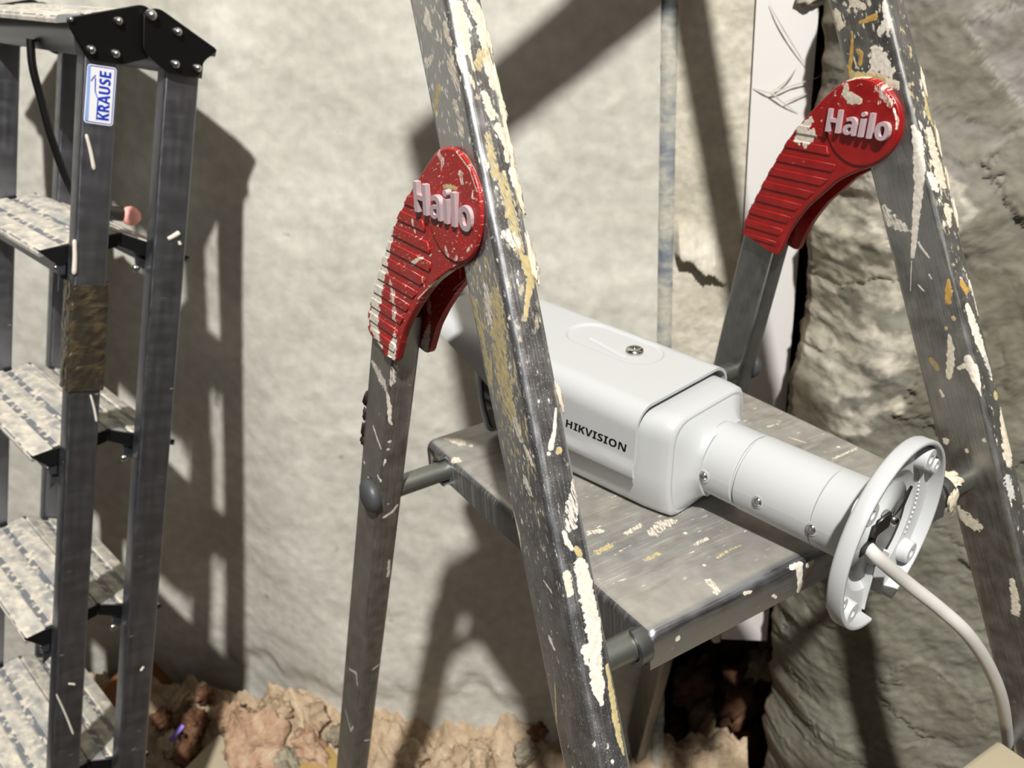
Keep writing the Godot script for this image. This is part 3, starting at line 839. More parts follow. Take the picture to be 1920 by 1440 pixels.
	M.right_leg = paint(128, 512, Vector2(0, LEG_S + LEG_W), Vector2(-0.40, 0.12), Color(0.50, 0.51, 0.51), 0.42, 0.92, Vector2(800, 20), [
		[CREAM, 0.1, 35, 900, 700, 0.10, 0.0, 0.06, 0.7, 0.0, [[-0.4, 0.10], [0.1, 0.10]]],
	], [], 0.03, 45)
	M.tread = paint(1024, 1024, Vector2(0.03, 0.283), Vector2(-0.222, 0.076), Color(0.62, 0.63, 0.65), 0.36, 0.95, Vector2(18, 520), [
		[Color(0.66, 0.65, 0.625), 0.0, 44, 3, 8, 0.9, 0.0425, 0.3, 0.43, 0.50, [[-0.25, 1.5], [0.0335, 1.4], [0.0405, 0.0], [0.08, 0.0]]],
		[Color(0.74, 0.72, 0.67), 0.02, 41, 22, 600, 0.6, 0.0, 0.3, 0.6, 0.3, [[-0.25, 0.50], [0.0, 0.42], [0.033, 0.2], [0.04, 0.0]]],
		[CREAM, 0.16, 42, 60, 260, 0.09, 0.0, 0.3, 0.75, 0.0, [[-0.25, 0.20], [0.0, 0.20], [0.04, 0.13], [0.08, 0.08]]],
		[Color(0.50, 0.48, 0.44), 0.0, 43, 12, 60, 0.6, 0.0, 0.3, 0.6, 0.5, [[-0.25, 0.45], [0.02, 0.38], [0.04, 0.1], [0.08, 0.0]]],
	], TREAD_PAINT, 0.035, 50, 0.05)
	M.left_knuckle = paint(640, 448, Vector2(-0.01, 0.19), Vector2(0.005, 0.125), Color(0.59, 0.12, 0.115), 0.42, 0.0, Vector2(60, 60), [
		[Color(0.80, 0.72, 0.68), 0.08, 51, 120, 420, 0.12, -1, 1, 0.7, 0.0, [[0.0, 0.30], [0.06, 0.26], [0.12, 0.28]]],
		[WHITE, 0.15, 52, 900, 900, 0.08, -1, 1, 0.7, 0.0, [[0.0, 0.22], [0.12, 0.22]]],
	], LEFT_KNUCKLE_PAINT, 0.07, 60, 0.07)
	M.right_knuckle = paint(640, 448, Vector2(-0.01, 0.19), Vector2(0.005, 0.125), Color(0.58, 0.09, 0.09), 0.40, 0.0, Vector2(60, 60), [
		[CREAM, 0.1, 55, 150, 300, 0.10, -1, 1, 0.7, 0.0, [[0.0, 0.14], [0.09, 0.14], [0.115, 0.32]]],
	], RIGHT_KNUCKLE_PAINT, 0.07, 65, 0.07)
	M.alu = paint(128, 1024, Vector2(0, 0.12), Vector2(-1.1, 0.05), Color(0.52, 0.53, 0.56), 0.38, 0.95, Vector2(700, 12), [
		[CREAM, 0.1, 71, 300, 160, 0.10, 0.0, 0.2, 0.7, 0.0, [[-1.1, 0.13], [0.05, 0.10]]],
	], [], 0.02, 70, 0.03)
	M.step_top = paint(256, 512, Vector2(0, 0.075), Vector2(0, 0.26), Color(0.56, 0.58, 0.61), 0.46, 0.6, Vector2(600, 20), [
		[Color(0.80, 0.78, 0.73), 0.10, 75, 60, 30, 1.1, 0.0006, 0.0182, 0.8, 0.0, [[0.0, 1.35], [0.26, 1.35]]],
		[Color(0.80, 0.78, 0.73), 0.10, 76, 60, 30, 1.1, 0.0240, 0.0405, 0.8, 0.0, [[0.0, 1.30], [0.26, 1.30]]],
		[Color(0.80, 0.78, 0.73), 0.10, 77, 60, 30, 1.1, 0.0460, 0.08, 0.8, 0.0, [[0.0, 1.25], [0.26, 1.25]]],
		[Color(0.82, 0.79, 0.73), 0.35, 78, 75, 60, 0.16, 0.0, 0.08, 0.85, 0.0, [[0.0, 0.46], [0.26, 0.44]]],
	], [], 0.04, 74, 0.05)
	# the place
	M.plaster = mottled(1024, 1.1, [Color(0.730, 0.725, 0.69), Color(0.758, 0.752, 0.718), Color(0.787, 0.781, 0.75)], 5.0, 0.08, 100, 0.9, 0.38, Color(0.55, 0.52, 0.43))
	M.plaster.uv1_offset = Vector3(0.9273, 0.1818, 0)
	M.panel = mottled(512, 0.5, [Color(0.70, 0.68, 0.62), Color(0.75, 0.73, 0.67), Color(0.79, 0.77, 0.72)], 9.0, 0.10, 110, 0.9)
	M.board = mat(Color(0.83, 0.825, 0.82), 0.5)
	M.bead = mottled(256, 0.25, [Color(0.45, 0.48, 0.52), Color(0.66, 0.66, 0.63), Color(0.72, 0.71, 0.66)], 14.0, 0.08, 115, 0.8)
	M.stone = mottled(1024, 1.0, [Color(0.68, 0.665, 0.625), Color(0.745, 0.735, 0.70), Color(0.80, 0.79, 0.77)], 9.0, 0.12, 120, 0.92)
	M.stone.uv1_offset = Vector3(0.2, 0.2, 0)
	M.stone.vertex_color_use_as_albedo = true
	M.earth = mottled(512, 0.5, [Color(0.20, 0.15, 0.11), Color(0.33, 0.26, 0.20), Color(0.47, 0.40, 0.33)], 14.0, 0.3, 130, 0.95)
	M.room = mottled(512, 3.0, [Color(0.22, 0.19, 0.16), Color(0.27, 0.24, 0.205), Color(0.32, 0.29, 0.25)], 2.0, 0.1, 140, 0.9)
	M.brick = mottled(256, 0.15, [Color(0.62, 0.48, 0.39), Color(0.70, 0.58, 0.48), Color(0.77, 0.69, 0.60)], 40.0, 0.45, 150, 0.92)
	M.brick_pale = mottled(256, 0.15, [Color(0.60, 0.52, 0.43), Color(0.70, 0.62, 0.52), Color(0.78, 0.72, 0.62)], 34.0, 0.35, 151, 0.92)
	M.brick_grey = mottled(256, 0.15, [Color(0.46, 0.43, 0.37), Color(0.56, 0.53, 0.46), Color(0.66, 0.63, 0.56)], 28.0, 0.15, 152, 0.92)
	M.brick_dark = mottled(256, 0.15, [Color(0.30, 0.20, 0.14), Color(0.42, 0.30, 0.22), Color(0.52, 0.40, 0.32)], 28.0, 0.15, 153, 0.92)
	for k in ["brick", "brick_pale", "brick_grey", "brick_dark"]:
		M[k].uv1_triplanar = true
		M[k].uv1_scale = Vector3.ONE * 7.0
	M.card = mat(Color(0.52, 0.34, 0.20), 0.85)
	M.yellow_board = mat(Color(0.66, 0.56, 0.33), 0.8)
	M.slab = mat(Color(0.66, 0.62, 0.53), 0.9)
	M.plank = mat(Color(0.72, 0.47, 0.24), 0.7)


# ================= the place =================
func wall_at(s: float, y: float, off := 0.0) -> Vector3:
	return WALL_N * (WALL_D + off) + WALL_T * s + Vector3(0, y, 0)


func stone_at(s: float, y: float, off := 0.0) -> Vector3:
	return STONE_N * (STONE_D + off) + STONE_T * s + Vector3(0, y, 0)


func steps_between(a: float, b: float, n: int) -> Array:
	var out := []
	for i in n + 1:
		out.append(lerpf(a, b, float(i) / n))
	return out


func sheet(ss: Array, ys: Array, place: Callable, uv_per_metre: float, color = null) -> Shape:
	var s := Shape.new()
	var p := []
	for y in ys:
		var row := PackedVector3Array()
		for x in ss:
			row.append(place.call(x, y))
		p.append(row)
	for j in ys.size() - 1:
		for i in ss.size() - 1:
			var a := Vector2(ss[i], -ys[j]) * uv_per_metre
			var b := Vector2(ss[i + 1], -ys[j + 1]) * uv_per_metre
			s.quad(p[j][i], p[j + 1][i], p[j + 1][i + 1], p[j][i + 1], a, Vector2(a.x, b.y), b, Vector2(b.x, a.y), 0)
			if color != null:
				var c0: Color = color.call(ss[i], ys[j]); var c1: Color = color.call(ss[i], ys[j + 1])
				var c2: Color = color.call(ss[i + 1], ys[j + 1]); var c3: Color = color.call(ss[i + 1], ys[j])
				for c in [c0, c1, c2, c0, c2, c3]:
					s.col.append(c)
	return s


func wall_box(s0: float, s1: float, y0: float, y1: float, o0: float, o1: float) -> Shape:
	var r := []
	for o in [o0, o1]:
		r.append(PackedVector3Array([wall_at(s0, y0, o), wall_at(s1, y0, o), wall_at(s1, y1, o), wall_at(s0, y1, o)]))
	return loft(r).fix()


func room() -> void:
	var n1 := noise(200, 3.0, 4)
	var n2 := noise(201, 14.0, 4)
	var n3 := noise(202, 60.0, 3)
	# the plastered wall
	var ss := [-2.4, -1.6, -1.2] + steps_between(-1.0, 0.0713, 190)
	var ys := steps_between(-0.95, 0.36, 200) + [0.6, 1.2, 2.0, 2.75]
	var hollow := func(s: float) -> float: return -0.066 * smoothstep(-0.345, -0.55, s)
	var put := func(s: float, y: float) -> Vector3:
		var o: float = 0.0035 * n1.get_noise_2d(s, y) + 0.0009 * n2.get_noise_2d(s, y * 1.8) + 0.0004 * n3.get_noise_2d(s * 0.5, y) + hollow.call(s)
		o += 0.0016 * smoothstep(0.12, 0.0, absf(n2.get_noise_2d(s * 0.25 + 9.0, y * 0.5 + s * 0.3)))
		if y < -0.68:   # the plaster is broken away towards the floor
			o -= 0.009 * sat((-0.70 - y + 0.05 * n2.get_noise_2d(s * 0.7 + 4.0, 2.0)) / 0.03) * sat((s + 0.62) / 0.1)
		return wall_at(s, y, o)
	var w := sheet(ss, ys, put, 1.0 / 1.1)
	w.add(wall_box(-2.4, 0.0713, -0.95, 2.75, -0.3, -0.10))
	struct("wall_back", w, M.plaster, "pale plastered wall with trowel marks behind both ladders", "wall")
	# a bead of filler at its edge, a second panel, a white board, a gap
	var bead := sheet(steps_between(0.0713, 0.0865, 12), steps_between(-0.95, 0.36, 120) + [2.75], func(s: float, y: float) -> Vector3:
		return wall_at(s + 0.0012 * n3.get_noise_2d(1.0, y), y, -0.004 + 0.0035 * sin(PI * (s - 0.0713) / 0.0152) + 0.0012 * n2.get_noise_2d(s * 3.0, y)), 4.0)
	struct("trim_1", bead, M.bead, "grey filler strip down the edge of the plastered wall", "trim")
	var panel := sheet(steps_between(0.0865, 0.154, 90), steps_between(-0.60, 0.36, 420) + [2.75], func(s: float, y: float) -> Vector3:
		var yy := y
		if y < -0.57:
			yy = y + 0.02 * n2.get_noise_2d(s * 2.0, 7.0)
		var o := -0.003 + 0.002 * n2.get_noise_2d(s, y) + 0.0006 * n3.get_noise_2d(s, y)
		var slant := -0.103 - 0.62 * (s - 0.088) + 0.006 * n3.get_noise_2d(s * 1.5, 3.0)
		o += 0.015 * smoothstep(0.045, 0.0, y - slant) * smoothstep(-0.004, 0.0, y - slant) * smoothstep(0.148, 0.12, s) * smoothstep(0.086, 0.094, s)
		return wall_at(s, yy, o), 2.0)
	panel.add(wall_box(0.0713, 0.153, -0.60, 2.75, -0.05, -0.008))
	struct("wall_panel", panel, M.panel, "narrow beige plaster panel with a broken ledge left of the white board", "wall")
	var board := wall_box(0.1550, 0.2095, -0.60, 2.75, -0.022, 0.001)
	struct("trim_2", board, M.board, "smooth white board standing upright between the beige panel and the rough stone", "trim")
	var dark := sheet(steps_between(0.0, 0.62, 40), steps_between(-0.95, 0.36, 80) + [2.75], func(s: float, y: float) -> Vector3:
		return wall_at(s, y, -0.20 + 0.05 * n2.get_noise_2d(s, y) + 0.02 * n3.get_noise_2d(s, y)), 2.0)
	dark.add(wall_box(-0.1, 1.9, -0.95, 2.75, -0.6, -0.27))
	struct("wall_inside", dark, M.earth, "dark earthy hollow in the wall behind the white board", "wall")
	# the rough stone wall on the right, its left edge rounding back into the gap
	var r1 := noise(210, 5.0, 5)
	var r2 := noise(211, 17.0, 4)
	var r3 := noise(212, 70.0, 4)
	var r4 := noise(213, 11.0, 3)
	var c1 := cells(214, 13.0, 0.05)
	var c2 := cells(215, 38.0, 0.02)
	var patch := func(s: float, y: float) -> float:
		return sat(0.5 + 0.5 * c1.get_noise_2d(s * 0.8, y * 1.25 + s * 0.25) + 0.25 * r2.get_noise_2d(s, y))
	var height := func(s: float, y: float) -> float:
		var high := lerpf(0.45, 1.0, smoothstep(-0.12, 0.06, y))
		var wx := s * 0.8
		var wy := y * 1.25 + s * 0.25
		var f1: float = c1.get_noise_2d(wx, wy)
		var f2: float = c2.get_noise_2d(wx, wy)
		var worn: float = smoothstep(-0.1, 0.35, r4.get_noise_2d(s + 2.0, y))
		return 0.013 * r1.get_noise_2d(s, y) + 0.0042 * f1 * high + 0.0032 * f2 * high * worn + 0.0018 * r2.get_noise_2d(s, y) + 0.0011 * r3.get_noise_2d(s, y) * lerpf(0.6, 1.6, worn * high)
	var edge := func(y: float) -> float: return 0.112 + 0.012 * r2.get_noise_2d(3.0, y * 0.6) + 0.0012 * r3.get_noise_2d(5.0, y * 0.3)
	var sp := steps_between(-0.16, 0.0, 26) + steps_between(0.002, 0.34, 220) + [0.4, 0.55, 0.8, 1.2, 1.7]
	var sy := steps_between(-0.95, 0.24, 520) + steps_between(0.245, 0.7, 90) + [ 1.0, 1.8, 2.75]
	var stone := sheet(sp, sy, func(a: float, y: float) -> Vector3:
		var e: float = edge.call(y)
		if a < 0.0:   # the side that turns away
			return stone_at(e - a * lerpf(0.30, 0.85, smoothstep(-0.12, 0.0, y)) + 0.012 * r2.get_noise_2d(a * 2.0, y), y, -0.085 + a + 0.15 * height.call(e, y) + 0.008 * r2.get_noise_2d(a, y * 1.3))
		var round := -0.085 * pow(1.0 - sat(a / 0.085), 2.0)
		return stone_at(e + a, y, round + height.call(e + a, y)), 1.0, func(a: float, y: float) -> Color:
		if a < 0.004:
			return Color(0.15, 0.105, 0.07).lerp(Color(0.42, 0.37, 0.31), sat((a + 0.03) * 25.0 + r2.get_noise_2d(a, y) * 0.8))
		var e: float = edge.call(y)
		var p: float = patch.call(e + a, y)
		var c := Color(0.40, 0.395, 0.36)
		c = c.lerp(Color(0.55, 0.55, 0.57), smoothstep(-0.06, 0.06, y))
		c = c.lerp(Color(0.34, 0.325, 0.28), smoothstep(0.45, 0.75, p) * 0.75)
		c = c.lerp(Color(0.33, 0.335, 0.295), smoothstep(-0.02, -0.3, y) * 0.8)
		var lime := sat((r2.get_noise_2d(a * 1.1 + 1.0, y * 1.2) * 1.6 + 1.25 - a * 15.0) * 3.0) * smoothstep(0.06, -0.02, y) * smoothstep(-0.33, -0.25, y)
		return c.lerp(Color(0.98, 0.95, 0.87), lime * sat(0.85 + 0.9 * r3.get_noise_2d(a, y))))
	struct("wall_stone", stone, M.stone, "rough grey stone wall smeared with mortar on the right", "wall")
	# the rest of the cellar
	struct("floor", wall_box(-2.6, 2.0, -1.1, FLOOR_Y, -0.7, 4.2), M.room, "bare dusty floor under the ladders", "floor")
	struct("ceiling", wall_box(-2.6, 2.0, 2.75, 2.95, -0.7, 4.2), M.room, "plain cellar ceiling", "ceiling")
	struct("wall_left", wall_box(-2.6, -2.4, -0.95, 2.75, -0.7, 4.2), M.room, "plain side wall left of the second ladder", "wall")
	struct("wall_right", wall_box(1.75, 1.95, -0.95, 2.75, -0.7, 4.2), M.room, "plain side wall beyond the stone", "wall")
	struct("wall_front", wall_box(-2.6, 2.0, -0.95, 2.75, 4.0, 4.2), mat(Color(0.24, 0.26, 0.30), 0.9), "plain wall behind the viewer", "wall")
	# cobwebs on the white board
	var web := Shape.new()
	for c in [[[0.156, 0.054, 0.002], [0.172, 0.050, 0.006], [0.190, 0.055, 0.005], [0.213, 0.061, 0.003], [0.222, 0.066, -0.02]],
			[[0.156, 0.054, 0.002], [0.172, 0.049, 0.006], [0.184, 0.040, 0.005], [0.198, 0.030, 0.002]],
			[[0.166, 0.125, 0.003], [0.174, 0.112, 0.006], [0.186, 0.094, 0.006], [0.202, 0.071, 0.003]],
			[[0.172, 0.050, 0.006], [0.186, 0.060, 0.005], [0.193, 0.070, 0.003]],
			[[0.184, 0.040, 0.005], [0.200, 0.046, 0.004], [0.209, 0.048, 0.003]]]:
		var pts := []
		for q in c:
			pts.append(wall_at(q[0], q[1], q[2]))
		var sag := spline(pts, 8)
		var rad := []
		for i in sag.size():
			rad.append(0.0002 + 0.0006 * sin(PI * i / (sag.size() - 1.0)) * (0.4 + 0.6 * sat(n2.get_noise_1d(i * 0.02) + 0.5)))
		web.add(tube(sag, rad, 6))
	var wm := obj("cobweb", web, mat(Color(0.74, 0.71, 0.66), 0.9))
	tag(wm, "dusty cobweb threads strung across the white board", "cobweb")
	var chunk := obj("plaster_chunk", lump(wall_at(0.203, 0.134, 0.003), WALL_T * 0.016, Vector3(0, 0.012, 0), WALL_N * 0.007, 77, 0.4, 0.3, 18), M.panel)
	tag(chunk, "beige broken plaster chunk at the top right of the white board", "plaster")


# ================= the stepladder in front =================
func rail_point(t: float, b: float, x: float, right: bool) -> Vector3:
	var up := Vector3(0, cos(LEAN), -sin(LEAN))
	var back := Vector3(0, -sin(LEAN), -cos(LEAN))
	var x0 := WIDE - RAIL_W - TAPER * t if right else TAPER * t
	return up * t + back * b + Vector3(x0 + x, 0, 0)


func leg_point(t: float, b: float, x: float, right: bool) -> Vector3:
	var up := Vector3(0, cos(LEG_LEAN), sin(LEG_LEAN))
	var back := Vector3(0, sin(LEG_LEAN), -cos(LEG_LEAN))
	var x0 := WIDE - LEG_AT.x - LEG_W - LEG_TAPER * t if right else LEG_AT.x + LEG_TAPER * t
	return Vector3(0, 0, LEG_AT.z) + up * t + back * b + Vector3(x0 + x, 0, 0)


# a box profile along t whose visible two faces (left and front) fill the texture, the other two mirror it
func profile_bar(place: Callable, ts: Array, deep: float, wide: float, r: float, v0: float, v1: float) -> Shape:
	var ring := rounded(PackedVector2Array([Vector2(deep, 0), Vector2(0, 0), Vector2(0, wide), Vector2(deep, wide)]), r, 5)
	var rings := []
	var uvs := []
	for t in ts:
		var a := PackedVector3Array()
		var b := PackedVector2Array()
		for i in ring.size() + 1:
			var q := ring[i % ring.size()]
			if i < ring.size():
				a.append(place.call(t, q.x, q.y))
			var u := (deep - q.x) if q.y <= q.x else deep + q.y
			if q.x > deep - r * 0.99 or (q.y > wide - r * 0.99 and q.x > r):
				u = (deep - q.x) if q.y < wide * 0.5 else deep + wide - q.x * 0.9
			var v: float = pingpong((t - v0) / (v1 - v0), 1.0)
			b.append(Vector2(clampf(u / (deep + wide), 0.003, 0.997), v))
		rings.append(a)
		uvs.append(b)
	return loft(rings, true, 0, uvs).fix()


func front_ladder() -> void:
	var lad := thing("stepladder", "paint-splattered aluminium stepladder with red knuckle joints carrying the white security camera", "ladder", Vector3(0.16, FLOOR_Y, 0.06))
	var foot := -0.985
	var ts := steps_between(foot, -0.32, 6)
	ts.pop_back()
	ts += steps_between(-0.32, 0.22, 54) + [0.30, 0.432]
	for right in [false, true]:
		obj("front_rail", profile_bar(func(t, b, x): return rail_point(t, b, x, right), ts, RAIL_S, RAIL_W, 0.0042, -0.32, 0.22), M.right_rail if right else M.left_rail, lad,
			"right front rail with long cream drips" if right else "left front rail thick with white and yellow plaster")
		var tl := steps_between(-0.960, -0.40, 5)
		tl.pop_back()
		tl += steps_between(-0.40, -0.012, 30)
		obj("rear_leg", profile_bar(func(t, b, x): return leg_point(t, b, x, right), tl, LEG_S, LEG_W, 0.0034, -0.40, 0.12), M.right_leg if right else M.leg, lad)
		knuckle(lad, right)
	# hand bar across the top of the rails
	var top := []
	for x in [TAPER * 0.432, WIDE - TAPER * 0.432]:
		var r := PackedVector3Array()
		for q in rounded(rect(-0.004, 0.0, 0.034, RAIL_S), 0.008):
			r.append(rail_point(0.432, q.y, 0, false) * Vector3(0, 1, 1) + Vector3(x, 0, 0) - Vector3(0, cos(LEAN), -sin(LEAN)) * q.x)
		top.append(r)
	obj("hand_bar", loft(top).fix(), M.right_leg, lad)
	# the platform: a folded sheet on two tubes
	platform(lad)
	# the next step down, of which the photo shows one corner
	var low := rounded(rect(0.0956, -0.022, 0.172, 0.0), 0.005)
	obj("lower_step", extrude(low, Vector3(0.030, -0.3014, 0), Vector3(0, 0, 1), Vector3(0, 1, 0), Vector3(1, 0, 0), 0.252, 0.002, 1.0, Vector2.ZERO, true), M.slab, lad)
	# lumps of plaster that stand proud of the left rail
	var k := 0
	for q in [[0.128, 0.0165, 0.010], [0.118, 0.017, 0.006], [0.108, 0.0168, 0.011], [0.098, 0.017, 0.007], [0.083, 0.0168, 0.009], [0.076, 0.0172, 0.006], [0.150, 0.0160, 0.008], [0.052, 0.0172, 0.010], [0.141, 0.006, 0.008], [0.132, 0.004, 0.006], [0.045, 0.0174, 0.005], [-0.012, 0.0174, 0.006]]:
		k += 1
		var o := rail_point(q[0], 0.0008, q[1], false)
		obj("plaster_lump", lump(o, Vector3(0.0009 + 0.0004 * (k % 3), 0, 0), Vector3(0, cos(LEAN), -sin(LEAN)) * q[2], Vector3(0, sin(LEAN), cos(LEAN)) * 0.0012, 300 + k, 0.5, 0.0, 22), M.lump, lad)
	for q in [[0.098, 0.0168, 0.008], [0.062, 0.017, 0.010], [0.040, 0.0172, 0.007], [0.020, 0.017, 0.008]]:
		k += 1
		obj("plaster_lump", lump(rail_point(q[0], 0.0008, q[1], true), Vector3(0.0009, 0, 0), Vector3(0, cos(LEAN), -sin(LEAN)) * q[2], Vector3(0, sin(LEAN), cos(LEAN)) * 0.0010, 300 + k, 0.5, 0.0, 18), M.lump, lad)
	for q in [[-0.092, 0.006], [-0.105, 0.005], [-0.119, 0.007], [-0.128, 0.004]]:
		k += 1
		obj("resin_lump", lump(leg_point(q[0], LEG_S, 0.001, false), Vector3(0.0022, 0, 0), Vector3(0, q[1], q[1] * 0.3), Vector3(0, 0, 0.0025), 300 + k, 0.6, 0.0, 12), M.resin, lad, "dark brown dried smear")


func platform(lad: Node3D) -> void:
	var x0 := 0.0405
	var x1 := 0.2724
	var z0 := -0.2106
	var z1 := 0.0406
	var top := -0.135
	var drop := 0.0225
	var r := 0.0055
	# cross-section from the back lip over the top to the front lip, as (z, y) with its unrolled length
	var line := []
	for i in 5:
		line.append(Vector2(z0, -drop + (drop - r) * i / 4.0))
	for i in range(1, 7):
		var a := PI / 2 * i / 6.0
		line.append(Vector2(z0 + r - r * cos(a), -r + r * sin(a)))
	for i in range(1, 24):
		line.append(Vector2(lerpf(z0 + r, z1 - r, i / 24.0), 0))
	for i in 7:
		var a := PI / 2 * i / 6.0
		line.append(Vector2(z1 - r + r * sin(a), -r + r * cos(a)))
	for i in range(1, 5):
		line.append(Vector2(z1, -r - (drop - r) * i / 4.0))
	var xs := []
	for i in 7:
		xs.append(x0 + r - r * cos(PI / 2 * i / 6.0))
	xs += steps_between(x0 + r, x1 - r, 16).slice(1, 16)
	for i in 7:
		xs.append(x1 - r + r * sin(PI / 2 * i / 6.0))
	var s := Shape.new()
	var grid := []
	var uvs := []
	for q in line:
		var row := []
		var ur := []
		for x in xs:
			var lower := 0.0
			if x < x0 + r:
				lower = r - sqrt(maxf(0, r * r - pow(x0 + r - x, 2)))
			elif x > x1 - r:
				lower = r - sqrt(maxf(0, r * r - pow(x - x1 + r, 2)))
			var y: float = minf(q.y, 0.0)
			y -= lower * sat((q.y + drop) / (drop - r))
			row.append(Vector3(x, top + y, q.x))
			ur.append(Vector2((x - 0.03) / 0.253, (q.x + (0.0 if q.x < z1 - r else -minf(q.y + 0.0, 0.0)) + 0.222) / 0.298))
		grid.append(row)
		uvs.append(ur)
	for j in line.size() - 1:
		for i in xs.size() - 1:
			s.quad(grid[j][i], grid[j + 1][i], grid[j + 1][i + 1], grid[j][i + 1], uvs[j][i], uvs[j + 1][i], uvs[j + 1][i + 1], uvs[j][i + 1], 0)
	# side flanges, with thickness underneath
	for side in [x0, x1]:
		var inner: float = side + (0.0016 if side == x0 else -0.0016)
		for k in 14:
			var za := lerpf(z0 + 0.012, z1 - 0.004, k / 14.0)
			var zb := lerpf(z0 + 0.012, z1 - 0.004, (k + 1) / 14.0)
			var ua := Vector2(0.02 if side == x0 else 0.98, (za + 0.222) / 0.298)
			var ub := Vector2(0.02 if side == x0 else 0.98, (zb + 0.222) / 0.298)
			s.quad(Vector3(side, top - r, za), Vector3(side, top - drop, za), Vector3(side, top - drop, zb), Vector3(side, top - r, zb), ua, ua, ub, ub, 1)
			s.quad(Vector3(side, top - drop, za), Vector3(inner, top - drop, za), Vector3(inner, top - drop, zb), Vector3(side, top - drop, zb), ua, ua, ub, ub, 2)
	var under := loft([PackedVector3Array([Vector3(x0 + 0.002, top - 0.0035, z0 + 0.004), Vector3(x1 - 0.002, top - 0.0035, z0 + 0.004), Vector3(x1 - 0.002, top - 0.0035, z1 - 0.004), Vector3(x0 + 0.002, top - 0.0035, z1 - 0.004)]),
		PackedVector3Array([Vector3(x0 + 0.002, top - 0.006, z0 + 0.004), Vector3(x1 - 0.002, top - 0.006, z0 + 0.004), Vector3(x1 - 0.002, top - 0.006, z1 - 0.004), Vector3(x0 + 0.002, top - 0.006, z1 - 0.004)])]).fix()
	s.add(under)
	var p := obj("platform", s, M.tread, lad, "broad grey step the camera lies on")
	# tubes
	var fy := -0.1458
	var fz := 0.0312
	var ft := obj("rung_tube", tube([Vector3(RAIL_W * 0.5, fy, fz), Vector3(WIDE - RAIL_W * 0.5, fy, fz)], 0.0078, 28), M.tube_metal, lad)
	var by := -0.147
	var bz := -0.1815
	obj("rung_tube", tube([Vector3(-0.016, by, bz), Vector3(WIDE + 0.016, by, bz)], 0.0072, 24), M.tube_metal, lad)
	for sd in [-1.0, 1.0]:
		var xe := -0.0135 if sd < 0 else WIDE + 0.0135
		obj("end_cap", lathe([Vector2(0, 0.0085), Vector2(0.006, 0.0082), Vector2(0.0098, 0.0066), Vector2(0.0115, 0.004), Vector2(0.0118, 0.0), Vector2(0, 0)], Vector3(xe, by, bz), Vector3(sd, 0, 0), 28), M.cap_plastic, lad)
	obj("plaster_lump", lump(Vector3(0.2860, fy + 0.0068, fz + 0.002), Vector3(0.007, 0, 0), Vector3(0, 0.0018, 0.001), Vector3(0, -0.002, 0.0052), 391, 0.5, 0.0, 22), M.lump, lad)
	obj("plaster_lump", lump(Vector3(0.2770, fy - 0.001, fz + 0.0108), Vector3(0.0042, 0, 0), Vector3(0, 0.0085, 0), Vector3(0, 0.001, 0.0014), 392, 0.4, 0.0, 22), M.lump, lad)
	# tabs of the platform that hook over the tubes
	for at in [[fy, fz, x0 - 0.006, 1.0], [fy, fz, x1 + 0.001, 1.0], [by, bz, x0 - 0.005, -1.0], [by, bz, x1 + 0.0, -1.0]]:
		var poly := PackedVector2Array()
		var n := 18
		for i in n + 1:
			var a := lerpf(-2.25, PI * 0.5, float(i) / n)
			poly.append(Vector2(cos(a) * 0.0112 * at[3], sin(a) * 0.0105))
		for i in n + 1:
			var a := lerpf(PI * 0.5, -2.1, float(i) / n)
			poly.append(Vector2(cos(a) * 0.0084 * at[3], sin(a) * 0.0082))
		obj("hook", extrude(poly, Vector3(at[2], at[0], at[1]), Vector3(0, 0, 1), Vector3(0, 1, 0), Vector3(1, 0, 0), 0.0075, 0.0004), M.right_leg, p)


